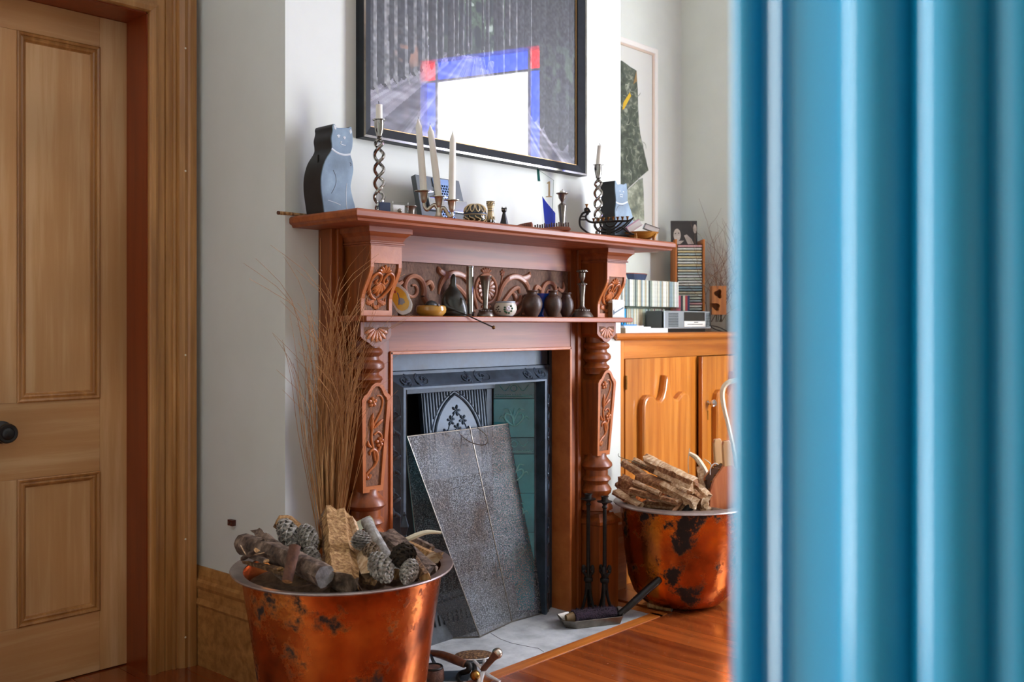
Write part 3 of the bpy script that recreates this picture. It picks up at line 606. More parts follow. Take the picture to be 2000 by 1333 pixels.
# cheeks, with glazed tiles on the splay
CB = 2.635; CW = .118
for s, nm in ((1, 'r'), (-1, 'l')):
    a = Vector((MC+s*(NX1-MC-.004), NY+.05)); b = Vector((a.x-s*CW, CB)); d = (b-a); ln = d.length; d.normalize(); nrm = Vector((-d.y, d.x))*(1 if s > 0 else -1)
    if nrm.y > 0: nrm = -nrm
    P = lambda l, o: (a.x+d.x*l+nrm.x*o, a.y+d.y*l+nrm.y*o)
    def cbox(m, l0, l1, z0, z1, o0, o1): m.stack([[(*P(l0, o0), z), (*P(l1, o0), z), (*P(l1, o1), z), (*P(l0, o1), z)] for z in (z0, z1)])
    m = MB(); cbox(m, -.01, ln+.01, 0, .90, -.012, 0); ipart(m, 'cheek', 'iron')
    zc = .895
    for i, hgt in enumerate((.062, .150, .062, .150, .150, .150, .150)):
        z1 = zc; z0 = zc-hgt; zc = z0-.0015
        if z0 < 0: break
        m = MB(); cbox(m, .002, ln-.002, z0, z1, .0, .006); tl = ipart(m, 'tile', 'teal' if hgt > .1 else 'teal_dark', bv=.0012)
        if s < 0: continue
        m = MB()
        def rel(path, h):
            t = MB(); t.ribbon(path, 0, h)
            m.add([(*P(x, .006-y), z) for x, y, z in t.v], t.f, True)
        mid = ln/2; zm = (z0+z1)/2
        if hgt > .1:
            for q_ in (-1, 1):
                rel(cr([(mid, zm-.03, .003), (mid+q_*.018, zm-.02, .0045), (mid+q_*.035, zm, .005), (mid+q_*.03, zm+.018, .004), (mid+q_*.012, zm+.012, .003)], 6), .005)
                rel(cr([(mid, zm-.01, .004), (mid+q_*.012, zm+.018, .004), (mid+q_*.022, zm+.036, .003), (mid+q_*.040, zm+.034, .002)], 6), .004)
                rel(cr([(mid+q_*.03, zm-.004, .003), (mid+q_*.048, zm+.008, .003), (mid+q_*.056, zm-.004, .0015)], 6), .004)
            rel(cr([(mid, zm-.03, .004), (mid+.003, zm, .005), (mid-.002, zm+.04, .002)], 6), .005)
        else:
            rel([(.01+(ln-.02)*i_/8, z0+.008, .002) for i_ in range(9)], .003)
            for i_ in range(16): rel([(.01+(ln-.02)*i_/15-.002, z0+.014, .0018), (.01+(ln-.02)*i_/15+.002, z0+.014, .0018)], .003)
            rel([(mid+.012*math.cos(2*PI*i_/16), zm+.008+.012*math.sin(2*PI*i_/16), .002) for i_ in range(17)], .003)
            for q_ in (-1, 1): rel(cr([(mid+q_*.016, zm+.02, .0015), (mid+q_*.035, zm-.002, .0018), (mid+q_*.056, zm+.02, .0015)], 6), .003)
        ipart(m, 'tile_relief', 'teal_relief', tl)
ipart(MB().box(NX0-.01, NX1+.01, CB+.22, CB+.235, 0, .905).box(NX0-.01, NX1+.01, NY+.05, CB+.24, .900, .912), 'fire_back', 'soot')
ipart(MB().box(NX0+.105, NX0+.125, CB-.02, CB+.22, 0, .9).box(NX1-.125, NX1-.105, CB-.005, CB+.22, 0, .9), 'firebox_side', 'soot')
# hood: leaning plate with ribs and a pointed arch
HX0, HX1 = 2.325, 2.655; hy = lambda z: 2.642-.12*(.885-z)
hd = ipart(MB().stack([[(HX0, hy(z), z), (HX1, hy(z), z), (HX1, hy(z)+.02, z), (HX0, hy(z)+.02, z)] for z in (.56, .885)]), 'hood', 'iron', bv=.002)
hc = (HX0+HX1)/2
def arch(w_, zt, zb, n=14):                           # half outline of a pointed arch: (dx, z)
    R_ = 1.7*w_; c = .7*w_; zs = math.sqrt(R_*R_-c*c); z0 = zt-zs
    return [(math.sqrt(R_*R_-(zs*(1-i/n))**2)-c, z0+zs*(1-i/n)) for i in range(n+1)]+[(w_, zb)]
m = MB(); AR = arch(.118, .862, .58)
for s in (-1, 1):
    m.ribbon([(hc+s*x, z, .0045) for x, z in AR], hy, .008); m.ribbon([(hc+s*x*1.10, z+.012, .002) for x, z in AR], hy, .005)
ipart(m, 'hood_arch', 'iron_relief', hd)
m = MB()
for k in range(-11, 12):
    x = hc+k*.0142; ax = abs(k*.0142)
    zl = .60
    for dx, z in AR:
        if dx*1.12 >= ax: zl = z+.018; break
    if ax > .13: zl = .585
    if zl < .862 and abs(x-hc) < (HX1-HX0)/2-.008: m = MB(); m.ribbon([(x, zl, .0032), (x, .872, .0032)], hy, .006); ipart(m, 'hood_rib', 'iron_relief', hd)
m = MB()
for (fx, fz, sz) in ((0, .80, 1.1), (-.03, .765, 1), (.03, .765, 1), (-.06, .72, 1), (.06, .72, 1), (0, .735, 1), (-.02, .68, 1), (.04, .68, 1)):
    for k in range(5): m.petal(hc+fx, fz, 2*PI*k/5+fx*30, .020*sz, .005, hy, .006)
for s in (-1, 1): m.ribbon(cr([(hc, .64, .002), (hc+s*.02, .70, .002), (hc+s*.05, .715, .002), (hc+s*.03, .765, .002), (hc, .80, .002)], 6), hy, .004)
ipart(m, 'hood_flowers', 'iron_relief', hd)
ipart(MB().box(NX0+.03, NX0+.075, CB-.045, CB-.03, .0, .87).box(NX0+.045, NX0+.060, CB-.055, CB-.045, 0, .87), 'side_jamb', 'iron', bv=.003)
ipart(MB().box(HX1+.0, HX1+.03, CB+.0, CB+.02, .5, .885).box(NX0+.1, NX1-.1, CB-.01, CB+.03, .872, .90), 'hood_surround', 'iron', bv=.002)
# grate: rails, bars, ash cover
gx0, gx1, gy = NX0+.10, NX1-.10, 2.585
gr = ipart(MB().box(gx0, gx1, gy-.009, gy+.009, .288, .304), 'grate_rail', 'iron_dull', bv=.003)
ipart(MB().box(gx0, gx1, gy-.010, gy+.010, .128, .150), 'grate_rail', 'iron_dull', bv=.003)
bar = None
for k in range(13):
    x = gx0+.02+(gx1-gx0-.04)*k/12
    if bar is None: bar = MB().lathe([(.004, .15), (.006, .16), (.0035, .175), (.006, .19), (.0035, .205), (.0035, .27), (.006, .285), (.004, .29)], 8, (0, 0, 0)).build('grate_bar', 'iron_dull', ins)
    else: o = bar.copy(); COL.objects.link(o); bar_ = o
    (bar if k == 0 else o).location = (x-MC, gy-IY, 0)
ac = ipart(MB().stack([[(gx0-.02, 2.565-.05*(.125-z)/.125*.8, z), (gx1+.02, 2.565-.05*(.125-z)/.125*.8, z), (gx1+.02, 2.60, z), (gx0-.02, 2.60, z)] for z in (0, .03, .10, .125)]), 'ash_cover', 'iron_dull', bv=.002)
m = MB()
for k in range(18): m.ribbon([(gx0+.03+k*.022, .055, .004), (gx0+.03+k*.022, .09, .004)], lambda z: 2.564-.04*(.125-z)/.125, .006)
ipart(m, 'ash_cover_flutes', 'iron_dull', ac)
# ================================================================ PICTURES
def vnoise(h, w_, sy, sx, seed):
    r = np.random.default_rng(seed); g = r.random((sy+2, sx+2)); yy = np.linspace(0, sy, h); xx = np.linspace(0, sx, w_)
    y0 = yy.astype(int); x0 = xx.astype(int); fy_ = (yy-y0)[:, None]; fx = (xx-x0)[None, :]; fy_ = fy_*fy_*(3-2*fy_); fx = fx*fx*(3-2*fx)
    A = g[np.ix_(y0, x0)]; B = g[np.ix_(y0, x0+1)]; C = g[np.ix_(y0+1, x0)]; D = g[np.ix_(y0+1, x0+1)]
    return (A*(1-fx)+B*fx)*(1-fy_)+(C*(1-fx)+D*fx)*fy_
def color_grid(name, img, x0, x1, z0, z1, y, mat, parent, off):
    h, w_ = img.shape[:2]
    xs = np.linspace(x0, x1, w_+1); zs = np.linspace(z0, z1, h+1)
    V = np.zeros((h+1, w_+1, 3)); V[..., 0] = xs[None, :]-off[0]; V[..., 1] = y-off[1]; V[..., 2] = zs[:, None]-off[2]
    idx = np.arange((h+1)*(w_+1)).reshape(h+1, w_+1)
    F = np.stack([idx[:-1, :-1], idx[:-1, 1:], idx[1:, 1:], idx[1:, :-1]], -1).reshape(-1, 4)
    me = bpy.data.meshes.new(name); me.from_pydata(V.reshape(-1, 3).tolist(), [], F.tolist())
    at = me.color_attributes.new('col', 'FLOAT_COLOR', 'CORNER')
    c = np.clip(img, 0, 1).reshape(-1, 3); c = np.where(c <= .04045, c/12.92, ((c+.055)/1.055)**2.4)
    c = np.concatenate([c, np.ones((len(c), 1))], 1); at.data.foreach_set('color', np.repeat(c, 4, 0).ravel().astype(np.float32))
    me.materials.append(MT[mat]); o = bpy.data.objects.new(name, me); COL.objects.link(o); o.parent = parent; return o
def forest(w_=300, h=220):
    S, H = np.meshgrid((np.arange(w_)+.5)/w_, (np.arange(h)+.5)/h)
    n1 = vnoise(h, w_, 60, 90, 1); n2 = vnoise(h, w_, 26, 40, 2); n3 = vnoise(h, w_, 6, 60, 3); n4 = vnoise(h, w_, 110, 150, 4)
    I = np.zeros((h, w_, 3)); dark = np.array([.17, .21, .22]); green = np.array([.36, .46, .34]); lite = np.array([.66, .72, .66])
    I[:] = dark+(n3[..., None]-.5)*.14
    k = np.clip((n2-.45)*5, 0, 1)[..., None]*np.clip((H-.30)*4, 0, 1)[..., None]; I = I*(1-k*.7)+green*k*.7*(.6+.6*n4[..., None])
    k = np.clip((n1*n2-.60)*7, 0, 1)[..., None]; I = I*(1-k)+lite*k
    vx, vy = .47, .44
    r = np.random.default_rng(5); T = []
    for i in range(15):
        f = i/14

        for sd in (-1, 1): T.append((f, vx+sd*(.025+.50*f**1.3)+r.normal(0, .008), .006+.046*f**1.3*r.uniform(.55, 1.2), vy-.02-.30*f**1.15 if sd < 0 else vy-.03-.36*f**1.1, r.uniform(-.05, .05)))
    T.sort(key=lambda a: a[0])
    # ground with light streaks running to the vanishing point
    g = H < vy-.03-.02*n2-.10*np.abs(S-vx)
    ang = np.arctan2(S-vx, vy+.03-H); q = ((ang+1.6)/3.2*150).astype(int) % 160; st = r.random(160)[q]
    st = st*.5+.5*vnoise(h, w_, 70, 16, 9)
    gr = np.array([.50, .50, .54])+(st[..., None]-.5)*.55+np.array([.05, .03, .02])*(n2[..., None]-.3)
    I = np.where(g[..., None], gr, I)
    for f, x, wd, base, lean in T:
        xx = x+lean*(H-base)*.25; d = (S-xx)/wd; base2 = base+.02*np.sin(d*3)
        msk = (np.abs(d) < 1+.25*np.exp(-(H-base)*18)) & (H > base2)
        tone = np.array([.24, .26, .28])+.06*f
        sh = (.75+.45*np.clip(d, -1, 1)*.5)+(vnoise(h, w_, 90, 120, int(f*99)+11)-.5)*.55
        col = tone*sh[..., None]; e = (d > .62)[..., None]*np.array([.26, .25, .23])*(.4+n1[..., None])
        I = np.where(msk[..., None], col+e, I)
    k = (np.clip((vnoise(h, w_, 34, 46, 21)-.62)*6, 0, 1)*np.exp(-((S-.17)/.06)**2-((H-.33)/.06)**2))[..., None]; I = I*(1-k)+np.array([.66, .50, .42])*k
    k = (np.clip((n2-.5)*4, 0, 1)*np.clip((S-.72)*5, 0, 1)*np.clip((.75-H)*3, 0, 1)*np.clip((H-.22)*6, 0, 1))[..., None]; I = I*(1-k*.6)+np.array([.40, .50, .38])*k*.6
    return I*.95
PX0, PX1, PZ0, PZ1 = 1.925, 3.053, 1.716, 2.62
pic = thing('framed_picture', 'large black-framed glazed photograph of a tree avenue above the mantelpiece', 'picture', ((PX0+PX1)/2, YW, PZ0))
O5 = ((PX0+PX1)/2, YW, PZ0)
def frm(prof): 
    m = MB(); m.stack([[(PX0+d, y, PZ0+d), (PX1-d, y, PZ0+d), (PX1-d, y, PZ1-d), (PX0+d, y, PZ1-d)] for d, y in prof], False); return m
frm([(0, YW), (0, 2.463), (.0015, 2.461)]).build('frame', 'frameblack', pic, off=O5)
frm([(.0015, 2.461), (.009, 2.460), (.010, 2.462)]).build('frame_edge', 'silver', pic, off=O5)
frm([(.0095, 2.462), (.040, 2.476), (.041, 2.482)]).build('frame_face', 'frameblack', pic, off=O5)
frm([(.041, 2.481), (.0435, 2.4805), (.045, 2.486)]).build('frame_slip', 'gold', pic, off=O5)
color_grid('print', forest(), PX0+.04, PX1-.04, PZ0+.04, PZ1-.04, 2.4875, 'print', pic, O5)
MB().box(PX0+.041, PX1-.041, 2.4825, 2.4840, PZ0+.041, PZ1-.041).build('glass', 'pane', pic, off=O5)
# the pale-framed print on the alcove wall
ax1, az1 = XY(1280, 2.985), PY(1280, 98, 2.985).z; ax0, az0 = ax1-.70, 1.50
art = thing('framed_print', 'white-framed print of a dark angular figure on the alcove wall', 'picture', ((ax0+ax1)/2, YB, az0)); O6 = ((ax0+ax1)/2, YB, az0)
def afrm(prof):
    m = MB(); m.stack([[(ax0+d, y, az0+d), (ax1-d, y, az0+d), (ax1-d, y, az1-d), (ax0+d, y, az1-d)] for d, y in prof], False); return m
afrm([(0, YB), (0, 2.968), (.004, 2.966), (.026, 2.966), (.028, 2.970)]).build('frame', 'trimwhite', art, off=O6)
afrm([(.028, 2.970), (.036, 2.976), (.037, 2.982)]).build('frame_slip', 'frame_inner', art, off=O6)
MB().box(ax0+.02, ax1-.02, 2.981, 2.988, az0+.02, az1-.02).build('mount', 'mount', art, off=O6)
ay = 2.980; q = lambda L: [(PY(1200+x/3.333, 60+y/3.333, ay).x, PY(1200+x/3.333, 60+y/3.333, ay).z) for x, y in L]
f1 = q([(-60, 200), (45, 195), (75, 215), (100, 235), (142, 260), (150, 380), (152, 480), (158, 600), (168, 680), (195, 800), (220, 910), (160, 960), (90, 1025), (60, 1080), (-60, 1080)])
MB().prism(f1, ay-.002, ay+.001).build('figure', 'figure', art, off=O6)
MB().prism(q([(90, 1035), (160, 970), (182, 960), (188, 1060), (192, 1240), (100, 1240), (70, 1100)]), ay-.0026, ay).build('figure_leg', 'figure_pale', art, off=O6)
MB().prism(q([(98, 402), (106, 425), (60, 510), (50, 515), (55, 470)]), ay-.003, ay).build('yellow_patch', 'yellowtile', art, off=O6)
MB().prism(q([(140, 262), (144, 330), (120, 350)]), ay-.003, ay).build('tan_patch', 'gold', art, off=O6)
m = MB(); rr = random.Random(4)
for k in range(46):
    cx_, cy_ = rr.uniform(50, 190), rr.uniform(290, 1010)
    if cx_ > 150+max(0, (cy_-600))*.2: continue
    a0 = rr.uniform(0, 6); rad = rr.uniform(12, 34)
    pts = q([(cx_+rad*math.cos(a0+i*.25), cy_+rad*1.3*math.sin(a0+i*.25)) for i in range(8)])
    m.ribbon([(x, z, .0016) for x, z in pts if x < ax1-.06], ay-.002, .0006)
m.build('drawn_lines', 'figure_pale', art, off=O6)
MB().box(ax0+.02, ax1-.02, 2.9745, 2.9755, az0+.02, az1-.02).build('glass', 'clear', art, off=O6)
# ================================================================ ALCOVE CABINET
KX0, KX1, KF, KZ = 3.338, 4.520, 2.512, 1.083
cab = thing('cabinet', 'honey-coloured timber cabinet with shaped door panels filling the alcove', 'cabinet', ((KX0+KX1)/2, KF, 0)); O7 = ((KX0+KX1)/2, KF, 0)
def kpart(m, n, mat, par=cab, bv=0): return m.build(n, mat, par, bv, off=O7)
m = MB(); m.box(KX0, KX1, KF+.05, 2.975, 0, 1.055).box(KX0, KX0+.03, KF, KF+.05, 0, 1.055).box(KX1-.03, KX1, KF, KF+.05, 0, 1.055).box(KX0+.03, KX1-.03, KF, KF+.05, 0, .09)
kpart(m, 'body', 'cabinet', bv=.0015)
kpart(MB().box(KX0+.03, KX1-.03, KF, KF+.05, .972, 1.055), 'top_rail', 'cabinet_x')
kpart(MB().stack(rstack(3.275, KX1+.005, 2.478, YW-.004, [(1.052, .016), (1.058, .010), (1.060, .003), (1.068, 0), (1.078, .004), (1.083, .012)])), 'top_nosing', 'cabinet_x')
kpart(MB().box(KX0, KX1+.005, YW-.006, 2.985, 1.053, 1.083), 'worktop', 'cabinet_x')
def cab_door(w_, hgt, flip):
    m = MB(); m.box(0, w_, 0, .020, 0, hgt)
    root = m.build('door', 'cabinet', cab, .0012)
    st = .092; tz = hgt-.115
    # raised panel with a shaped head: two shoulders and a flame in the middle
    half = [(.0, -.10), (.001, -.055), (.012, -.025), (.035, -.006), (.060, -.004), (.085, -.018), (.108, -.036), (.128, -.036), (.146, -.018), (.158, .012), (.166, .050), (.172, .085)]
    sx = (w_-2*st)/2/.186
    L_ = [(st+x*sx, tz-.04+z*.9) for x, z in half]; Rr = [(w_-x, z) for x, z in L_[::-1]]
    out = [(st, .11)]+L_+Rr+[(w_-st, .11)]
    n = len(out); cx_, cz_ = w_/2, hgt*.5
    def inset(P, d):
        R_ = []
        for i in range(len(P)):
            a, b, c = Vector(P[i-1]), Vector(P[i]), Vector(P[(i+1) % len(P)])
            e1, e2 = (b-a).normalized(), (c-b).normalized(); n1, n2 = Vector((e1.y, -e1.x)), Vector((e2.y, -e2.x)); nn = (n1+n2); nn = nn/max(.35, (1+n1.dot(n2)))
            R_.append((b.x+nn.x*d, b.y+nn.y*d))
        return R_
    def F(P, y): return [(x, y, z) for x, z in P]
    i1 = inset(out, .006); i2 = inset(out, .012)
    p = MB(); p.stack([F(out, .001), F(out, -.022), F(i1, -.029), F(i2, -.031)], False, True); p.add(F(i2, -.031), [tuple(range(n))])
    p.build('raised_panel', 'cabinet', root, sharp=30)
    return root
dh = .880; dw = .560
dl = cab_door(dw, dh, 1); dl.location = (KX0+.034-O7[0], -.004, .090)
dr = cab_door(dw, dh, -1); dr.rotation_euler = (0, 0, 0)
# the right-hand door stands a little open, hinged on its far edge
ang = math.radians(3.2); hx = KX1-.032
dr.rotation_euler.z = ang; dr.location = (hx-dw*math.cos(ang)-O7[0], -.004-dw*math.sin(ang), .088)
for z in (.78, .12): MB().tube([(.001, -.003, z-.03), (.001, -.003, z+.03)], .005, 8).build('hinge', 'brass', dl)
kk = MB(); T = Matrix.Translation((.052, 0, .66)) @ Matrix.Rotation(PI/2, 4, 'X')
kk.lathe([(.010, 0), (.012, .003), (.006, .006), (.006, .016), (.013, .020), (.0185, .028), (.0185, .036), (.012, .042), (.004, .043)], 12, T=T, smooth=False)
kk.build('knob', 'chrome', dr)
MB().box(.0495, .0545, -.0035, 0, .58, .625).build('keyhole_plate', 'brass', dr, .002)
CT = KZ                                                 # things stand on this height
# ---- discs
disc0 = None
PAL = ['C9CCC0', 'D8D6C4', 'BFC8B8', 'E2E0D2', 'A9B6B0', '5E6A66', '8AA0A6', 'C8C0A4', 'B7A98C', 'D9DCD4', '3E4A4C', '9C5A66', 'B8BEB0', 'E4E4E0', 'A8A08A', 'CFC9A8', '8C9A90', 'D2D8D0']
def tone(h_):
    r_, g, b_ = (int(h_[i:i+2], 16) for i in (0, 2, 4)); mx_, mn = max(r_, g, b_), min(r_, g, b_)
    if mx_ < 115 and mx_-mn < 45: return 'dark'
    if mx_-mn < 26: return 'white' if mn > 205 else 'pale grey'
    if b_ == mx_: return 'blue'
    return ('cream' if g > r_*.8 else 'red') if r_ == mx_ else 'pale green'
def disc(x, y, z, rz, standing, label, group, col, tall=.125):
    global disc0
    if disc0 is None:
        m = MB().box(-.0048, .0048, 0, .142, 0, .125); disc0 = m.build('compact_disc', 'disc', None, .0006); o = disc0
    else: o = disc0.copy(); COL.objects.link(o)
    o.location = (x, y, z)
    o.rotation_euler = (0, 0, rz) if standing else (0, PI/2, rz)
    o.color = lin(col); tag(o, tone(col)+' '+label, 'compact disc', group); return o
gx0_, gx1_ = XY(1217, 2.70), XY(1326, 2.70); GZ = 1.2045
rr = random.Random(11); x = gx0_
while x < gx1_-.006:
    disc(x+.005, 2.70+rr.uniform(0, .004), GZ, 0, True, 'CD case standing upright in the row on the glass shelf', 'discs on the glass shelf', rr.choice(PAL)); x += .0104
x = gx0_
while x < gx1_-.10:
    disc(x+.005, 2.715+rr.uniform(0, .004), CT, rr.uniform(-.01, .01), True, 'CD case standing on the cabinet top beneath the glass shelf', 'discs under the glass shelf', ['1E9AD0', '3E4A4C'][int(x*100) % 2] if x < gx0_+.05 else rr.choice(PAL)).scale = (1, 1, .89); x += .0104
gs = thing('glass_shelf', 'green-edged glass shelf carrying a row of CD cases', 'shelf', ((gx0_+gx1_)/2, 2.77, CT))
MB().box(gx0_-.004-(gx0_+gx1_)/2, gx1_+.006-(gx0_+gx1_)/2, -.075, .12, .1135, .1212).build('glass_sheet', 'shelfglass', gs)
for dx in (gx0_-.003, gx1_-.03): MB().box(dx-(gx0_+gx1_)/2, dx+.012-(gx0_+gx1_)/2, .085, .11, 0, .1138).build('support', 'black', gs)
# ---- disc tower in the corner, facing into the room
tp = PT(1347, 560, 5.06); TW = thing('disc_tower', 'orange-brown timber CD tower in the corner behind the stereo', 'CD rack', (tp.x, tp.y, CT), CR)
pit = .01425
MB().box(-.078, -.0665, -.01, .14, 0, .480).build('side_post', 'postwood', TW, .002); MB().box(.0665, .078, -.01, .14, 0, .480).build('side_post', 'postwood', TW, .002)
MB().box(-.0665, .0665, .142, .148, 0, .47).build('back_panel', 'black', TW); MB().box(-.0665, .0665, -.0, .14, .0, .008).build('base', 'postwood', TW)
rl = MB().box(-.0665, -.061, .0, .14, .0102, .0116).box(.061, .0665, 0, .14, .0102, .0116).build('rail', 'black', TW)
for k in range(1, 32):
    o = rl.copy(); COL.objects.link(o); o.location.z = k*pit
for k in range(31):
    c, s = math.cos(CR), math.sin(CR); lx = -.0625+rr.uniform(-.001, .0015); ly = -.003+rr.uniform(-.004, .004)
    if k in (5, 6): continue
    col = 'C0392B' if k == 0 else rr.choice(PAL[:10]+['C8B88A', 'A0B4B8', 'D0A0A0', 'E0E0DC'])
    disc(tp.x+c*lx-s*ly, tp.y+s*lx+c*ly, CT+.012+.0048+k*pit, CR, False, 'CD case lying flat in a slot of the corner CD tower', 'discs in the tower', col)
p0 = PT(1323, 600, 4.87); rr2 = random.Random(3)
for k in range(6):
    c, s = math.cos(CR), math.sin(CR); lx = k*.0112
    disc(p0.x+c*lx, p0.y+s*lx, CT+.0, CR, True, 'tall disc case standing upright in front of the corner CD tower', 'discs in front of the tower', ['B05A66', 'C86A7A', '3A3A40', 'C8C0A8', 'A03A40', '2A3450'][k]).scale = (1.15, .80, 1.45)
# album propped on the tower
al = thing('album_sleeve', 'dark album sleeve with two pale faces propped on the CD tower', 'album', (tp.x, tp.y, CT+.455), CR)
Tl = Matrix.Translation((-.02, .05, 0)) @ Matrix.Rotation(math.radians(-5), 4, 'X')
MB().box(-.068, .070, 0, .012, 0, .128, T=Tl).build('sleeve', 'covergrey', al, .001)
m = MB()
for (cx_, cz_, rx, rz_) in ((-.036, .052, .019, .034), (.058, .085, .009, .024)):
    m.add([Tl @ Vector((cx_+rx*math.cos(2*PI*i/18), -.0006, cz_+rz_*math.sin(2*PI*i/18))) for i in range(18)], [tuple(range(18))])
m.add([Tl @ Vector((x, -.0006, z)) for x, z in ((-.058, .0), (-.02, .004), (.0, .022), (-.022, .022), (-.05, .012))], [(0, 1, 2, 3, 4)])
m.add([Tl @ Vector((x, -.0006, z)) for x, z in ((.0, .05), (.015, .055), (.04, .03), (.052, .004), (.02, .003), (.008, .03))], [(0, 1, 2, 3, 4, 5)])
m.build('cover_faces', 'coverface', al)
m = MB()
for (cx_, cz_, rx, rz_) in ((-.045, .06, .004, .003), (-.028, .062, .004, .003)): m.add([Tl @ Vector((cx_+rx*math.cos(2*PI*i/10), -.0012, cz_+rz_*math.sin(2*PI*i/10))) for i in range(10)], [tuple(range(10))])
m.build('cover_eyes', 'black', al)
# ---- stereo
RX0, RX1, RY = XY(1296, 2.60), XY(1387, 2.60), 2.60
st = thing('stereo', 'silver-grey compact stereo with dark display on the alcove cabinet', 'stereo', ((RX0+RX1)/2, RY, CT)); hw = (RX1-RX0)/2
m = MB(); m.stack([[(-hw, y, .018), (hw, y, .018), (hw, y, zt), (-hw, y, zt)] for y, zt in ((.004, .098), (.0, .096), (.012, .102), (.10, .100))]); m.build('casing', 'radiodark', st, .002)
MB().box(-hw, hw, -.004, .012, .016, .101).build('front', 'radio', st, .003)
MB().box(-hw+.02, hw-.03, .01, .09, 0, .018).build('base', 'black', st)
for a, b in ((-hw+.035, -hw+.115), (hw-.045, hw-.008)):
    for k in range(9): MB().box(a, b, -.0055, -.003, .026+k*.0075, .0312+k*.0075).build('grille_slat', 'radiodark', st)
MB().box(-hw+.165, hw-.06, -.0065, -.003, .054, .096).build('display', 'screen', st)
MB().box(-hw+.165, hw-.055, -.0065, -.003, .026, .052).build('disc_drawer', 'trimwhite', st)
MB().box(-hw+.19, hw-.08, -.0075, -.006, .036, .039).build('disc_slot', 'black', st); MB().box(-hw+.25, -hw+.285, -.0072, -.006, .045, .049).build('badge', 'radiodark', st)
# ---- papers at the left end
bx0, bx1 = XY(1216, 2.535), XY(1299, 2.535)
bk = thing('large_book', 'large white-edged book lying flat at the left end of the cabinet top', 'book', ((bx0+bx1)/2, 2.52, CT)); hb = (bx1-bx0)/2
MB().stack([[(-hb, 0, z), (hb-.0, 0, z), (hb+.012*(z > .01), .23, z), (-hb, .16, z)] for z in (.0, .020)]).build('pages', 'paper', bk); MB().box(-hb-.002, -hb+.003, -.001, .16, 0, .021).build('spine', 'paperbrown', bk)
for i, (dz, dx, wd, rz, mt, lab) in enumerate(((.021, .0, .20, .10, 'paper', 'white magazine lying on the large book'), (.0262, -.02, .15, -.12, 'paper', 'thin pale booklet lying on the white magazine'), (.0314, -.05, .10, .06, 'bluepaper', 'bright blue leaflet on top of the papers by the stereo'))):
    o = MB().box(0, wd, 0, .13, 0, .005).build('magazine', mt); o.location = (bx0+.004-dx*0, 2.525+.004*i, CT+dz); o.rotation_euler.z = abs(rz)*.3; tag(o, lab, 'magazine')
# ---- model boat on the discs
bp = PY(1243, 545, 2.75); bo = thing('model_boat', 'small dark blue boat-shaped tray with red rim on the CD row', 'model boat', (bp.x, 2.75, GZ+.125))
def hull(z, k): return [(-.085*k-.0, .0, z), (-.05*k, -.022*k, z), (.04*k, -.022*k, z), (.088*k, 0, z), (.04*k, .022*k, z), (-.05*k, .022*k, z)]
MB().stack([hull(0, .8), hull(.030, 1.0)]).build('hull', 'navy', bo); MB().stack([hull(.030, 1.0), hull(.034, 1.03)]).build('rim', 'redwood', bo)
jg = tag(MB().lathe([(.010, 0), (.014, .01), (.012, .03), (.006, .04), (.009, .048)], 12).build('small_jug', 'navy'), 'tiny navy jug beside the boat on the CD row', 'jug'); jp = PY(1219.5, 545, 2.74); jg.location = (jp.x, 2.76, GZ+.125)
# ---- dried twigs, wooden block and glass jar
vp = PT(1403, 640, 4.92); vz = CT
jar = thing('glass_jar', 'square clear glass jar with brown stems by the right wall', 'jar', (vp.x, vp.y, vz), CR)
m = MB(); m.stack([[(-.045*k, -.045*k, z), (.045*k, -.045*k, z), (.045*k, .045*k, z), (-.045*k, .045*k, z)] for k, z in ((1, 0), (1, .085), (.92, .085), (.92, .008))], True); m.build('jar_wall', 'clear', jar)
ms = thing('wooden_block', 'brown wooden block with deep hollows resting on the glass jar', 'ornament', (vp.x, vp.y, vz+.086), CR)
blk = MB().box(-.038, .034, -.03, .03, 0, .145).build('block', 'maskwood', ms)
m = MB()
for cx_, cz_, rx, rz_, tl in ((-.022, .042, .028, .016, -.5), (-.006, .105, .018, .022, .3)):
    pts = []
    for i in range(16):
        a = 2*PI*i/16; x, z = rx*math.cos(a), rz_*math.sin(a); k_ = 1+.25*math.sin(3*a+cx_*90); x *= k_; z *= k_; pts.append((cx_+x*math.cos(tl)-z*math.sin(tl), cz_+x*math.sin(tl)+z*math.cos(tl)))
    m.prism(pts, -.040, .022)
cut = m.build('cutter', 'maskwood', ms)                 # the hollows are carved out of the block, then the cutter goes
bo_ = blk.modifiers.new('carve', 'BOOLEAN'); bo_.operation = 'DIFFERENCE'; bo_.object = cut; bo_.solver = 'EXACT'
bpy.context.view_layer.update(); nm_ = bpy.data.meshes.new_from_object(blk.evaluated_get(bpy.context.evaluated_depsgraph_get()))
blk.modifiers.clear(); blk.data = nm_; bpy.data.objects.remove(cut)
tw = thing('dried_twigs', 'spray of brown curling dried twigs behind the wooden block', 'dried plant', (vp.x, vp.y, vz), CR); rt = random.Random(8)
def twig(m, p, d, ln, r, dep):
    pts = [p]; q_ = Vector(p); dd = Vector(d)
    for i in range(5):
        dd = (dd+Vector((rt.uniform(-1, 1), rt.uniform(-.6, .6), rt.uniform(-.7, .9)))*.38).normalized(); q_ = q_+dd*ln/5; pts.append(q_.copy())
        if dep > 0 and i > 0 and rt.random() < .85: twig(m, q_.copy(), (dd+Vector((rt.uniform(-1, 1), rt.uniform(-.5, .5), rt.uniform(-.3, .8)))*.9).normalized(), ln*.62, r*.62, dep-1)
    m.tube(pts, [r, r*.5], 4, cap=False)
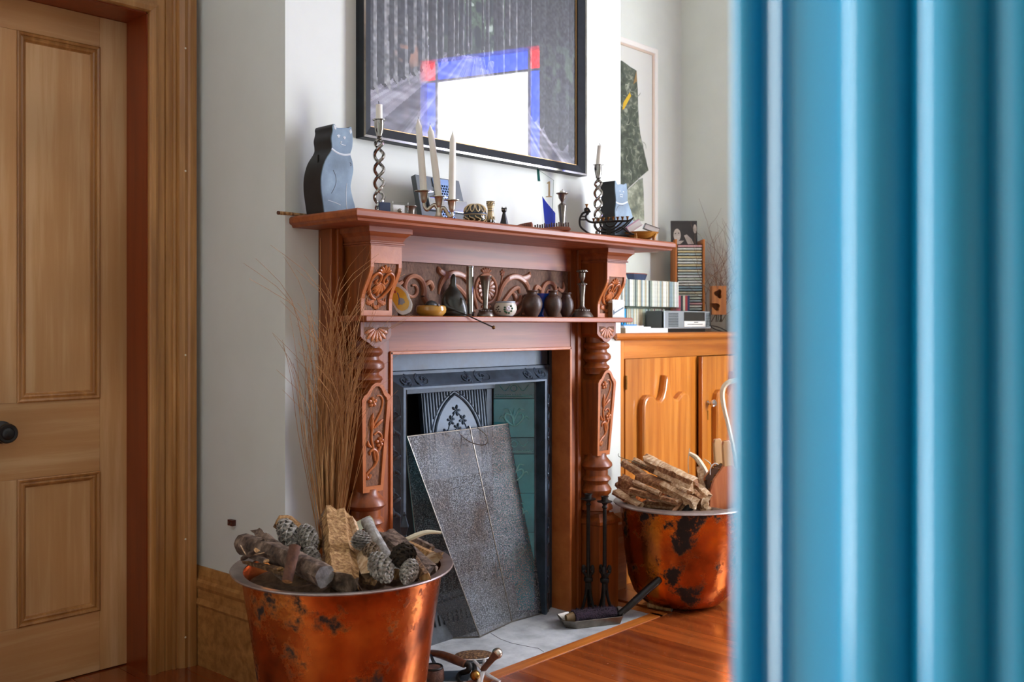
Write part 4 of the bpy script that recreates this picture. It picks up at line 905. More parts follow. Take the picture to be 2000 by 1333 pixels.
for k in range(11):
    m = MB(); x0 = rt.uniform(-.05, .06); twig(m, Vector((x0, .05, .05)), Vector((x0*4+rt.uniform(-.4, .45), .1, 1)).normalized(), rt.uniform(.18, .34), .0022, 2); Mw = Matrix.Translation(tw.location) @ Matrix.Rotation(CR, 4, 'Z'); Mi = Mw.inverted()
    m.v = [tuple(Mi @ Vector((min(4.518, w_.x), min(2.97, w_.y), max(CT+.004, w_.z)))) for w_ in (Mw @ Vector(v_) for v_ in m.v)]; m.build('twig', 'twig', tw)
cb = thing('power_cable', 'black power cable trailing behind the stereo along the cabinet top', 'cable', (0, 0, 0))
MB().tube(cr([PT(1388, 605, 4.83), PT(1387, 632, 4.80), PT(1392, 641, 4.76), PT(1410, 648, 4.72), PT(1430, 655, 4.7), PT(1445, 652, 4.72)], 8), .0028, 6).build('cord', 'cable', cb)
MB().tube(cr([PT(1386, 636, 4.78), PT(1405, 640, 4.7), PT(1425, 650, 4.64), PT(1440, 655, 4.62)], 8), .0028, 6).build('cord', 'cable', cb)
for ch in cb.children:
    for v in ch.data.vertices: v.co.z = max(v.co.z, CT+.003) 
# ================================================================ ON THE MANTEL SHELF
def rel(L, root):                                       # world points made local to a thing
    return [Vector(p)-Vector(root.location) for p in L]
def pxpoly(pts, ou, ov, sc, y):                         # crop coordinates to (x, z) at a depth
    return [(lambda p: (p.x, p.z))(PY(ou+a/sc, ov+b/sc, y)) for a, b in pts]
def slate_cat(pts, ou, ov, sc, y, depth, label, face, collar, slot, arc):
    P = cr([(a, b) for a, b in pts], 4); W = pxpoly(P, ou, ov, sc, y); zmin = min(z for _, z in W)
    x0 = sum(x for x, _ in W)/len(W); root = thing('slate_cat', label, 'cat ornament', (x0, y, MZ))
    W = [(x-x0, max(0.0, z-zmin)) for x, z in W]; n = len(W)
    m = MB(); m.stack([[(x, 0, z) for x, z in W], [(x, depth, z) for x, z in W]], True, True); m.build('body', 'slate_edge', root, sharp=35)
    f = MB(); f.stack([[(x, .0005, z) for x, z in W], [(x, -.004, z) for x, z in W]], True, False); f.build('face', 'slate', root, .0012)
    loc = lambda a, b: (lambda p: (p[0]-x0, p[1]-zmin))(pxpoly([(a, b)], ou, ov, sc, y)[0])
    d = MB()
    for path, w_ in face+[(collar, .003)]: d.ribbon([(*loc(a, b), w_) for a, b in cr(path, 5)], -.004, .0008)
    d.build('painted_lines', 'chalk', root)
    if arc:
        d = MB()
        for path, w_ in arc: d.ribbon([(*loc(a, b), w_) for a, b in cr(path, 5)], -.004, .0006)
        d.build('scratched_lines', 'slate_edge', root)
    if slot:
        xl = min(x for x, z in W if .5 < z/max(zz for _, zz in W) < .75)
        MB().box(xl+.004, xl+.008, .03, .034, .145, .175).build('coin_slot_shade', 'black', root)  # black box painted in for the shade inside the slot, no opening cut
    return root
slate_cat([(385, 1090), (372, 1000), (358, 890), (360, 780), (388, 670), (440, 580), (446, 535), (440, 480), (452, 420), (450, 385), (462, 364), (478, 380), (490, 396), (560, 396), (578, 398), (600, 388), (608, 420), (615, 490), (610, 560), (596, 612), (612, 670), (620, 740), (606, 820), (598, 880), (612, 960), (632, 1030), (636, 1075)], 540, 150, 4.165, 2.355, .085,
          'large flat-cut grey slate cat with black sides at the left end of the mantel', [([(486, 462), (500, 456), (512, 464)], .0016), ([(535, 476), (547, 470), (556, 478)], .0016), ([(512, 520), (520, 530), (535, 536), (556, 540)], .0012), ([(515, 512), (526, 512)], .002), ([(490, 468), (506, 468)], .003), ([(540, 482), (553, 482)], .003), ([(410, 985), (470, 1005), (515, 1025)], .001), ([(565, 850), (560, 950), (565, 1060)], .001), ([(460, 385), (472, 392), (468, 408)], .004), ([(592, 412), (598, 430), (590, 438)], .004)],
          [(442, 565), (490, 600), (545, 617), (598, 612)], True, [([(455, 740), (475, 790), (478, 840), (462, 890), (440, 930)], .0008), ([(590, 680), (600, 690), (598, 708)], .0012)])
slate_cat([(545, 1215), (548, 1100), (550, 950), (545, 850), (556, 740), (549, 640), (545, 560), (548, 492), (562, 515), (578, 540), (610, 534), (645, 540), (678, 527), (684, 570), (692, 650), (694, 735), (715, 800), (738, 870), (755, 950), (748, 1050), (715, 1120), (690, 1215)], 1110, 260, 6.06, 2.335, .07,
          'smaller flat-cut grey slate cat with black sides at the right end of the mantel', [([(595, 612), (606, 618)], .002), ([(635, 622), (650, 628)], .002), ([(600, 660), (615, 655), (632, 662)], .0014), ([(605, 680), (632, 688)], .0014), ([(600, 655), (605, 690)], .001), ([(633, 655), (632, 690)], .001)],
          [(552, 745), (590, 765), (640, 768), (692, 745)], False, [([(562, 850), (570, 810), (600, 785), (640, 790)], .001)])
# twisted candlesticks
def twisted(u, vtop, label, y, candle_px, cgroup, clabel, tilt):
    s = SC(u, y); b = PY(u, HV, y); root = thing('twisted_candlestick', label, 'candlestick', (b.x, y, MZ), CR)
    zc = PY(u, vtop, y).z-MZ                            # rim of the cup
    zl = .022; zh = zc-.058
    MB().lathe([(.036, 0), (.037, .004), (.030, .008), (.014, .012), (.008, .018), (.011, .023), (.007, .028)], 28).build('foot', 'silver', root)
    n = 5.2; N_ = 110
    for k in (0, 1):
        pts = []
        for i in range(N_+1):
            q_ = i/N_; a = PI*n*q_+k*PI; r_ = .0140*min(1, math.sin(PI*min(q_, 1-q_)*6)*1.0 if min(q_, 1-q_) < .083 else 1)
            pts.append((r_*math.cos(a), r_*math.sin(a), zl+(zh-zl)*q_))
        MB().tube(pts, .0053, 8).build('twisted_strand', 'silver', root)
    MB().lathe([(.005, zh-.004), (.009, zh), (.006, zh+.004), (.0105, zh+.008), (.009, zh+.012), (.013, zh+.024), (.0155, zh+.045), (.0145, zc-.001), (.0205, zc), (.0205, zc+.002), (.011, zc+.002), (.010, zc-.01)], 28).build('cup', 'silver', root)
    ca = thing('candle', clabel, 'candle', (b.x, y, MZ+zc-.004), 0)
    ln = candle_px*s; tx = tilt
    MB().tube([(0, 0, 0), (tx*ln*.5*SA, -tx*ln*.5*CA, ln*.5), (tx*ln*SA, -tx*ln*CA, ln)], [.0108, .0104, .0100], 16).build('wax', 'wax', ca)
    MB().tube([(tx*ln*SA, -tx*ln*CA, ln), (tx*ln*SA-.002, -tx*ln*CA, ln+.010)], .0011, 5).build('wick', 'wick', ca)
    return root
twisted(740.5, 235, 'twisted silver candlestick standing beside the large slate cat', 2.36, 33, None, 'short white candle stub in the twisted candlestick by the large slate cat', 0.0)
twisted(1168.5, 323, 'twisted silver candlestick standing behind the bird-shaped menorah', 2.355, 40, None, 'leaning white candle in the twisted candlestick by the smaller slate cat', .09)
# stick poking out past the left end
sk = thing('wooden_stick', 'thin brown wooden stick poking out past the left end of the mantel', 'stick', (1.625, 2.485, MZ+.0055))
MB().tube([(0, 0, 0), (.10, -.004, 0), (.30, -.006, -.001)], [.0055, .0045, .003], 10).build('shaft', 'cutwood', sk); MB().tube([(-.001, 0, 0), (.004, 0, 0)], [.0058, .0058], 10).build('tip', 'barkred', sk)
# two clear cubes and a small metal cup
for u, lab, mt in ((751, 'clear display cube holding a dark blue card near the twisted candlestick', 'navy'), (781, 'clear display cube holding a glass bead beside the candelabra', None)):
    y = 2.225; p = PY(u, HV, y); c = thing('display_cube', lab, 'display cube', (p.x, y, MZ), CR*.35)
    MB().box(-.022, .022, -.012, .012, 0, .036).build('case', 'clear', c, .001)
    if mt: MB().box(-.017, .017, -.004, .004, .003, .031).build('card', mt, c)
    else: MB().ball((0, 0, .012), .007).build('bead', 'pewter', c); MB().box(-.018, .018, .006, .008, .002, .03).build('backing', 'paper', c)
p = PY(803, HV, 2.26); tc_ = thing('metal_cup', 'tiny flared metal cup between the display cube and the candelabra', 'cup', (p.x, 2.26, MZ))
MB().lathe([(.012, 0), (.013, .004), (.010, .008), (.011, .022), (.013, .030), (.018, .034), (.018, .0355), (.010, .034), (.009, .02)], 24).build('bowl', 'pewter', tc_)
# perforated panel object
y = 2.42; dk = thing('perforated_panel', 'dark grey slab with a perforated metal strip leaning behind the candelabra', 'ornament', (XY(813, y), y, MZ), 0)
wv = XY(899, y)-XY(813, y); hv = .168; T = Matrix.Rotation(math.radians(-14), 4, 'X') @ Matrix.Translation((0, -.035, 0))
m = MB(); m.stack([[(x*(1 if z > .1 else 1.06), yy, z-(.0)) for x, yy in ((0, 0), (wv, 0), (wv, .022), (0, .022))] for z in (0, hv)], T=T); m.build('slab', 'radiodark', dk, .0015)
MB().box(wv*.36, wv*.72, -.004, .0, hv-.026, hv-.006, T=T).build('metal_strip', 'bluegrey', dk, .0006)
m = MB(); HR = .0062; hdx = HR*math.sqrt(3); hex_ = lambda xc, zc, r_: [(xc+r_*math.sin(PI/3*i), zc+r_*math.cos(PI/3*i)) for i in range(6)]
for r_ in range(15):                                    # real openings in the mesh, the slab shows behind
    for c in range(7):
        xx = wv*.36+HR+c*hdx+(r_ % 2)*hdx/2; zz = .007+r_*HR*1.5
        if zz < hv-.028 and xx < wv*.72: m.ring(hex_(xx, zz, HR*1.001), hex_(xx, zz, HR*.70), -.005, -.0004, T=T)
m.build('perforated_mesh', 'bluegrey', dk)['kind'] = 'stuff'
MB().stack([[(x, yy, z) for x, yy in ((wv*.16, -.012), (wv*1.04, -.012), (wv*1.04, -.004), (wv*.16, -.004))] for z in (.046, .088)], T=T).build('mirror_band', 'chrome', dk, .001)
settle(dk, MZ)
# three-armed candelabra
y = 2.262; s = SC(857, y); b = PY(857, HV, y); ca = thing('candelabra', 'silver three-armed candelabra with leaning white candles on the mantel', 'candelabra', (b.x, y, MZ), CR)
zz = lambda v: PY(857, v, y).z-MZ; dz = zz(421); Zv = lambda v: zz(v)-dz; Xu = lambda u: (u-857)*s
MB().lathe([(.026, 0), (.026, .003), (.019, .008), (.011, .018), (.008, .030), (.0095, .036), (.007, .042), (.009, .046), (.006, .052), (.008, .058)], 24).build('stem', 'tarnish', ca)
def armcup(u, vp, vb, r, dy, nm):
    x, zt, zb = Xu(u), Zv(vp), Zv(vb)
    MB().lathe([(.004, zb), (.007, zb+.003), (.010, zb+(zt-zb)*.35), (.0125, zt-.004), (.0140, zt-.002), (r*s, zt), (r*s, zt+.0016), (.0105, zt+.0022), (.0105, zt-.006)], 24, (x, dy, 0)).build('candle_cup', 'tarnish', ca)
    return x, zt
c1 = armcup(828, 364, 387, 19, 0, 1); c2 = armcup(857, 375, 398, 17.5, 0, 2); c3 = armcup(882.5, 382, 405, 16.5, 0, 3)
MB().tube(cr([(Xu(828), 0, Zv(387)), (Xu(829), 0, Zv(394)), (Xu(834), 0, Zv(400)), (Xu(842), 0, Zv(394)), (Xu(849), 0, Zv(390)), (Xu(854), 0, Zv(397)), (Xu(856), 0, Zv(408)), (Xu(857), 0, Zv(413))], 6), [.005, .0055, .006, .005], 10).build('arm', 'tarnish', ca)
MB().tube(cr([(Xu(882.5), 0, Zv(405)), (Xu(883), 0, Zv(411)), (Xu(878), 0, Zv(413)), (Xu(872), 0, Zv(403)), (Xu(866), 0, Zv(396)), (Xu(861), 0, Zv(400)), (Xu(858), 0, Zv(410))], 6), [.005, .0055, .006, .005], 10).build('arm', 'tarnish', ca)
for (u, vtop, vb, ut, lab) in ((828, 222, 364, 817, 'tall white candle leaning in the outer left cup of the candelabra'), (857, 234, 375, 840, 'tall white candle leaning in the middle cup of the candelabra'), (882.5, 248, 382, 884.5, 'upright white candle in the right cup of the candelabra')):
    p = PY(857, HV, y); wx = p.x+Xu(u)*SA; wy = y-Xu(u)*CA
    cnd = thing('candle', lab, 'candle', (wx, wy, MZ+Zv(vb)-.004), CR)
    hgt = Zv(vtop)-Zv(vb)+.004; tx = (ut-u)*s
    MB().tube([(0, 0, 0), (tx*.5, 0, hgt*.5), (tx*.93, 0, hgt-.022), (tx*.96, 0, hgt-.014), (tx, 0, hgt)], [.0112, .0108, .0098, .0062, .0016], 16).build('wax', 'wax', cnd)
    MB().tube([(tx, 0, hgt-.001), (tx*1.0, 0, hgt+.006)], .0009, 5).build('wick', 'wick', cnd)
# lidded patterned jar, patterned vase, black cat figure
y = 2.24; s = SC(928, y); p = PY(928, HV, y); jr = thing('lidded_ceramic_box', 'round black and cream patterned ceramic box with domed lid', 'ceramic box', (p.x, y, MZ))
R_ = 22.5*s
MB().lathe([(R_*.80, 0), (R_*.93, .004), (R_, .014), (R_*1.0, .022), (R_*.96, .026)], 32).build('bowl', 'darkglaze', jr)
MB().lathe([(R_*1.0, .0265), (R_*1.02, .029), (R_*1.02, .032)], 32).build('blue_band', 'navy', jr)
MB().lathe([(R_*1.0, .032), (R_*.97, .040), (R_*.85, .050), (R_*.6, .058), (R_*.25, .062), (.001, .063)], 32).build('lid', 'darkglaze', jr)
m = MB()
prof = [(R_*1.0, .033), (R_*.97, .040), (R_*.85, .050), (R_*.6, .058), (R_*.3, .0616)]
for k in range(12):
    a0 = 2*PI*k/12
    for sg in (-1, 1):
        pts = [Vector((r_*1.012*math.cos(a0+sg*.20*math.sin(PI*i/4)), r_*1.012*math.sin(a0+sg*.20*math.sin(PI*i/4)), z+.0006)) for i, (r_, z) in enumerate(prof)]
        m.tube(cr([tuple(q_) for q_ in pts], 3), .0016, 5)
    pts = [(R_*1.005*math.cos(a0+.25*math.sin(i*1.3)), R_*1.005*math.sin(a0+.25*math.sin(i*1.3)), .004+i*.0045) for i in range(5)]
    m.tube(cr(pts, 3), .0019, 5)
m.lathe([(R_*1.005, .0255), (R_*1.025, .027), (R_*1.005, .028)], 32); m.build('painted_pattern', 'creamglaze', jr)
y = 2.235; s = SC(958, y); p = PY(958, HV, y); vs = thing('patterned_vase', 'small cream and black patterned vase beside the domed ceramic box', 'vase', (p.x, y, MZ))
MB().lathe([(8.2*s, 0), (8.6*s, .004), (7.4*s, .025), (6.0*s, .040), (5.6*s, .050), (6.4*s, .058), (7.6*s, .064), (7.8*s, .074), (8.3*s, .0745), (8.3*s, .077), (5*s, .077)], 24).build('body', 'creamglaze', vs)
m = MB()
for z, r_ in ((.042, 5.95), (.046, 5.8), (.052, 5.8), (.064, 7.65), (.076, 8.4), (.003, 8.7)): m.lathe([(r_*s, z-.0008), (r_*s*1.03, z), (r_*s, z+.0008)], 24)
for k in range(8):
    a0 = 2*PI*k/8
    m.tube([(8.55*s*math.cos(a0-.35), 8.55*s*math.sin(a0-.35), .006), (7.6*s*math.cos(a0), 7.6*s*math.sin(a0), .026), (8.55*s*math.cos(a0+.35), 8.55*s*math.sin(a0+.35), .006)], .0014, 5)
    m.tube([(8.3*s*math.cos(a0), 8.3*s*math.sin(a0), .008), (7.9*s*math.cos(a0), 7.9*s*math.sin(a0), .016)], .003, 6)
    m.tube([(7.7*s*math.cos(a0-.2), 7.7*s*math.sin(a0-.2), .068), (7.7*s*math.cos(a0+.2), 7.7*s*math.sin(a0+.2), .072)], .0016, 5)
m.build('painted_pattern', 'darkglaze', vs)
y = 2.235; s = SC(986, y); p = PY(984.5, HV, y); kc = thing('cat_figurine', 'tiny black cone-bodied cat figurine with pricked ears', 'figurine', (p.x, y, MZ), CR)
MB().lathe([(9.0*s, 0), (9.0*s, .002), (6.2*s, .022), (3.6*s, .040), (2.6*s, .047)], 24).build('body', 'black', kc)
m = MB(); m.ball((0, 0, .053), 5.2*s)
for sx in (-1, 1): m.lathe([(2.3*s, 0), (.1*s, .009)], 8, (sx*3.6*s, 0, .057))
m.build('head', 'black', kc)
m = MB()
for sx in (-1, 1): m.ball((sx*2.2*s, -4.6*s, .054), 1.0*s, 8)
m.build('eyes', 'creamglaze', kc)
# low wooden carving and the peg board
p = PY(1024, HV, 2.215); wc = thing('wooden_carving', 'low reddish wooden carving lying beside the peg board', 'ornament', (p.x, 2.215, MZ), CR)
MB().stack([[(-.034, -.008, 0), (.026, -.012, 0), (.030, .012, 0), (-.034, .008, 0)], [(-.034, -.004, .004), (.026, -.011, .014), (.029, .011, .014), (-.034, .004, .004)], [(-.012, -.006, .012), (.024, -.009, .0185), (.026, .009, .0185), (-.012, .006, .012)]]).build('body', 'redwood', wc, .001)
for k in range(5): MB().box(-.006+k*.006, -.004+k*.006, -.0135, -.011, .003, .012).build('notch', 'darkwood', wc)
p = PY(1078, HV, 2.21); pg = thing('peg_board', 'reddish wooden base with a curved row of dark pegs on the mantel', 'ornament', (p.x, 2.21, MZ), CR)
MB().prism([(-.062, 0), (.064, 0), (.064, .006), (.058, .011), (.02, .012), (-.062, .004)], -.016, .016).build('base', 'redwood', pg, .001)
for k in range(15):
    x = -.058+k*.0082; zb = .004+.008*min(1, max(0, (x+.062)/.08)); MB().lathe([(.0029, zb-.001), (.0029, zb+.013+.002*math.sin(k*2)), (.0022, zb+.014+.002*math.sin(k*2))], 8, (x, -.006+.006*math.cos(k), 0)).build('peg', 'darkwood', pg)
# glass award
y = 2.30; p = PY(1066, HV, y); aw = thing('glass_award', 'clear glass award with a gold numeral one and blue glass fin', 'award', (p.x, y, MZ), CR)
s = SC(1066, y); zv = lambda v: max(0, PY(1066, v, y).z-MZ)
out = [((1048-1066)*s, zv(329)), ((1081-1066)*s, zv(352)), ((1077-1066)*s, 0), ((1062-1066)*s, 0)]
MB().prism(out, -.006, .006).build('blade', 'clear', aw, .0008)
MB().prism([((1048-1066)*s, zv(329)), ((1053-1066)*s, zv(332)), ((1055.2-1066)*s, zv(354)), ((1050-1066)*s, zv(354))], -.0062, .0062).build('bevelled_edge', 'greenedge', aw)
for q0, q1 in ((out[1], out[2]), (out[0], out[1])):
    MB().stack([[(q0[0]-.0007, -.0063, q0[1]), (q0[0]+.0007, -.0063, q0[1]-.0012), (q0[0]+.0007, .0063, q0[1]-.0012), (q0[0]-.0007, .0063, q0[1])], [(q1[0]-.0007, -.0063, q1[1]), (q1[0]+.0007, -.0063, q1[1]-.0012), (q1[0]+.0007, .0063, q1[1]-.0012), (q1[0]-.0007, .0063, q1[1])]]).build('polished_edge', 'greenedge', aw)
one = [(-.2, 0), (.45, 0), (.45, .05), (.26, .08), (.26, 1), (.12, 1), (-.08, .9), (-.08, .84), (.06, .86), (.06, .08), (-.2, .05)]
h1 = zv(355)-zv(386)
MB().prism([((1069.5-1066)*s+x*h1*.60, zv(386)+z*h1) for x, z in one], -.0075, -.0062).build('numeral', 'creamglaze', aw)
f = [((1058.5-1066)*s, zv(385)), ((1066-1066)*s, zv(396)), ((1084-1066)*s, zv(418)), ((1084-1066)*s, 0), ((1065-1066)*s, 0)]
MB().stack([[(x, -.026, z) for x, z in f], [(x, -.010, z) for x, z in f]]).build('fin', 'blueglass', aw, .0012)
# pewter candlestick with a stub
y = 2.27; p = PY(1098, HV, y); s = SC(1098, y); zz_ = lambda v: PY(1098, v, y).z-MZ
ps = thing('pewter_candlestick', 'dull pewter candlestick with tapering stem behind the peg board', 'candlestick', (p.x, y, MZ))
MB().lathe([(.030, 0), (.030, .004), (.018, .008), (4.5*s, .012), (4.6*s, zz_(440)), (6.5*s, zz_(420)), (8.6*s, zz_(404)), (8.8*s, zz_(402)), (7.2*s, zz_(400)), (3.0*s, zz_(397)), (2.2*s, zz_(395)), (4.0*s, zz_(392)), (7*s, zz_(387)), (8.0*s, zz_(381)), (9*s, zz_(380)), (12*s, zz_(378.5)), (12*s, zz_(377.5)), (5*s, zz_(379)), (5*s, zz_(384))], 28).build('body', 'pewter', ps)
cs = thing('candle', 'burnt-down candle stub in the dull pewter candlestick', 'candle', (p.x, y, MZ+zz_(379.5))); MB().lathe([(4.6*s, 0), (4.8*s, .010), (3.5*s, .0125), (1*s, .011)], 14).build('wax', 'wax', cs); MB().tube([(0, 0, .01), (.001, 0, .018)], .0009, 5).build('wick', 'wick', cs)
# bird-shaped menorah
y = 2.235; p = PY(1180, HV, y); me_ = thing('menorah', 'black iron bird-shaped menorah with a row of brass cups', 'menorah', (p.x, y, MZ), CR); s = SC(1180, y)/6.06*1.0
zb = 1188; G = lambda L: [((a-424)*s, 0, (zb-b)*s) for a, b in L]
def bar_(L, r, mt='black_iron', nm='frame_bar', fl=1.0): MB().tube(cr(G(L), 6), [x*s*1.5 for x in r] if hasattr(r, '__len__') else r*s*1.5, 8).build(nm, mt, me_)
bar_([(212, 890), (165, 915), (135, 985), (142, 1060), (190, 1110), (255, 1150), (340, 1172), (440, 1180), (560, 1172), (680, 1165), (772, 1156)], (9, 8, 7, 7, 6))
bar_([(240, 905), (210, 935), (215, 980), (265, 1012), (350, 1016), (450, 1006), (560, 1000), (660, 1000), (725, 990), (772, 956)], (8, 8, 9, 9, 8, 4))
bar_([(140, 945), (205, 945)], 5); bar_([(135, 985), (215, 985)], 5)
bar_([(322, 1015), (318, 1065), (350, 1110), (420, 1132), (510, 1130), (590, 1100), (660, 1050), (720, 992)], 7)
bar_([(372, 1012), (385, 1060), (430, 1095), (500, 1102), (560, 1075), (610, 1035), (640, 1002)], 7)
bar_([(440, 1010), (450, 1045), (490, 1065), (540, 1050), (580, 1005)], 7)
bar_([(545, 1125), (600, 1085), (640, 1080), (700, 1125), (782, 1160)], 7); bar_([(560, 1140), (640, 1095), (720, 1020), (770, 960)], 5)
m = MB(); m.prism([((a-424)*s, (zb-b)*s) for a, b in ((190, 850), (215, 838), (240, 845), (262, 880), (268, 893), (240, 905), (215, 915), (192, 895), (186, 870))], -.005, .005); m.build('bird_head', 'black_iron', me_, .0012)
MB().ball(((222-424)*s, -.005, (zb-873)*s), 7*s, 8).build('bird_eye', 'bronze', me_)
MB().box((385-424)*s, (545-424)*s, -.022, .022, 0, .006).build('foot', 'black_iron', me_, .001); MB().box((450-424)*s, (500-424)*s, -.004, .004, .004, .032).build('foot_stem', 'black_iron', me_)
for a, b in ((217, 800), (300, 968), (356, 968), (413, 962), (473, 955), (531, 950), (584, 950), (641, 947), (700, 944)):
    MB().lathe([(9*s, -42*s), (11*s, -30*s), (14*s, -12*s), (22*s, -2*s), (22*s, 0), (13*s, -1*s), (12*s, -15*s)], 14, ((a-424)*s, 0, (zb-b)*s)).build('candle_cup', 'bronze', me_)
# legged wooden bowl with two little books
y = 2.30; p = PY(1258, HV, y); s = SC(1258, y)
bw = thing('wooden_bowl', 'small carved wooden bowl on legs at the right end of the mantel', 'bowl', (3.178, 2.285, MZ), CR)
R_ = .066
MB().lathe([(.02, .010), (.035, .013), (.052, .024), (R_, .036), (R_+.004, .040), (R_-.002, .0405), (.05, .028), (.03, .018), (.01, .016)], 28).build('dish', 'bowlwood', bw)
for k in range(4):
    a = PI/4+k*PI/2+.25; MB().stack([[(math.cos(a+d)*r_, math.sin(a+d)*r_, z) for d, r_ in ((-.09, ri), (.09, ri), (.09, ro), (-.09, ro))] for z, ri, ro in ((0, .052, .060), (.02, .046, .060), (.034, .052, .066))]).build('leg', 'bowlwood', bw, .001)
def minibook(name, lab, loc, rot, w_, h_, d, cover, page):
    r_ = thing(name, lab, 'book', loc); r_.rotation_euler = rot
    MB().box(-w_+.002, w_-.001, -d+.0015, d-.0015, .0016, h_-.0016).build('pages', page, r_); m = MB(); m.box(-w_, w_, -d, d, 0, .0016).box(-w_, w_, -d, d, h_-.0016, h_).box(-w_, -w_+.0016, -d, d, 0, h_); m.build('cover', cover, r_)
minibook('pocket_book', 'small pocket book with white and pink cover tilted in the wooden bowl', (3.142, 2.288, MZ+.052), (.1, math.radians(-33), CR), .030, .026, .024, 'pinkpaper', 'paper')
minibook('pocket_book', 'small black-covered pocket book lying in the wooden bowl', (3.205, 2.262, MZ+.046), (.05, math.radians(20), CR), .030, .022, .022, 'black', 'paper')
# ================================================================ ON THE LOWER SHELF
Y2 = 2.36
# shaped yellow tile leaning on the corbel
tl = thing('ornamental_tile', 'shaped yellow tile with white border leaning against the left corbel', 'tile', (2.008, 2.345, SZ), CR)
T = Matrix.Rotation(math.radians(-28), 4, 'Y') @ Matrix.Rotation(math.radians(-12), 4, 'X')
sh = lambda k: [(x*k, z*k+.055*(1-k)) for x, z in cr([(-.004, .0), (.012, .002), (.027, .020), (.029, .045), (.031, .062), (.025, .084), (.012, .106), (-.010, .108), (-.026, .088), (-.031, .064), (-.029, .045), (-.027, .020), (-.016, .003)], 3)]
MB().prism(sh(1), 0, .006, T=T).build('tile_body', 'whitetile', tl, .001); MB().prism(sh(1.03), .003, .0075, T=T).build('tile_edge', 'tan', tl)
MB().prism(sh(.76), -.0008, .001, T=T).build('yellow_field', 'yellowtile', tl)
m = MB(); m.prism([(x*.011, .045+z*.012) for x, z in ((-1, -.4), (-.2, -1), (.8, -.8), (1, .2), (.3, .9), (-.6, .7))], -.0014, 0, T=T); m.build('painted_animal', 'greypaint', tl)
m = MB(); m.ribbon(cr([(-.012, .038, .0012), (-.002, .055, .0012), (.002, .075, .0014)], 4), -.001, .0006, T=T); m.build('painted_line', 'bluepaint', tl)
m = MB(); m.prism([(-.004+.004*math.cos(i), .082+.005*math.sin(i)) for i in range(6)], -.0014, 0, T=T); m.build('painted_spot', 'redpaint', tl)
settle(tl, SZ)
# ochre dish with two stones
p = PY(842, HV, 2.335); s = SC(842, 2.335); R_ = 30*s
ds = thing('ochre_dish', 'glossy ochre ceramic ashtray with a notched rim on the lower shelf', 'dish', (p.x, 2.335, SZ)); 
MB().lathe([(R_*.72, 0), (R_*.80, .003), (R_*.97, .012), (R_, .022), (R_*.96, .031), (R_*.88, .034), (R_*.80, .031), (R_*.74, .012), (R_*.3, .008), (.001, .008)], 36).build('bowl', 'ochre', ds)
MB().tube([(-.004-R_*.1, -R_*.98, .035), (-.004-R_*.08, -R_*.80, .0335)], .004, 8).build('notch', 'brownspeck', ds)
st_ = MB().ball((0, 0, .021), .024, 14, (1.15, .8, .9)).build('pebble', 'stonedark'); st_.location = (p.x+.006, 2.345, SZ+.009); st_.rotation_euler.y = .3; tag(st_, 'smooth dark grey pebble lying in the ochre dish', 'stone')
b_ = MB().lathe([(.013, 0), (.014, .012), (.010, .028), (.004, .040), (.001, .043)], 14).build('wooden_bell', 'sculpt'); b_.location = (p.x-.062, 2.405, SZ); b_.scale = (1.1, 1.1, 1.5); tag(b_, 'small dark bell-shaped ornament behind the ochre dish', 'ornament')
# seated abstract figure
y = 2.372; p = PY(888, HV, y); s = SC(888, y); F = thing('abstract_sculpture', 'smooth black abstract seated figure sculpture on the lower shelf', 'sculpture', (p.x, y, SZ), CR)
Zs = lambda v: (614-v)*s
rows = [(614, -23, 25, .9), (604, -23, 25, 1), (594, -26, 24, 1), (582, -27, 20, 1), (572, -25, 15, .95), (563, -18, 9, .85), (556, -11, 4, .8), (550, -8.5, 2.5, .9), (544, -8.5, 3, .95), (538, -8, 3, .95), (533, -6, 1, .9), (531, -3.5, -1, .8)]
m = MB(); m.stack([[((a+b)/2*s+(b-a)/2*s*math.cos(2*PI*k/20), (b-a)/2*s*.72*d*math.sin(2*PI*k/20)-.002*math.sin(v*.2), Zs(v)) for k in range(20)] for v, a, b, d in rows], True, True); m.build('body', 'sculpt', F)
m = MB(); m.tube(cr([(-15*s, -.010, Zs(568)), (-20*s, -.020, Zs(584)), (-10*s, -.026, Zs(598)), (12*s, -.022, Zs(600))], 6), [.005, .008, .009, .004], 10); m.tube(cr([(6*s, -.008, Zs(572)), (14*s, -.017, Zs(584)), (10*s, -.022, Zs(596))], 6), [.004, .007, .004], 10); m.tube(cr([(-22*s, -.010, Zs(608)), (0, -.026, Zs(606)), (20*s, -.014, Zs(608))], 6), [.006, .010, .007], 10); m.build('folded_limbs', 'sculpt', F)
# thin twisted rod reaching over the shelf edge
a = PY(856, 596, 2.36); bq = PY(964, 640, 2.255)
rod = thing('twisted_rod', 'thin twisted black rod with ball end poking over the lower shelf edge', 'rod', (0, 0, 0)); e1 = Vector((a.x, a.y-.02, SZ+.034)); 
edge = PY(912, 617.5, SF-.004); m = MB(); m.tube([e1, (edge.x, edge.y, SZ+.0035), bq], .0021, 6); m.build('shaft', 'black_iron', rod); MB().ball(tuple(bq), .0062, 10).build('ball_end', 'bronze', rod)
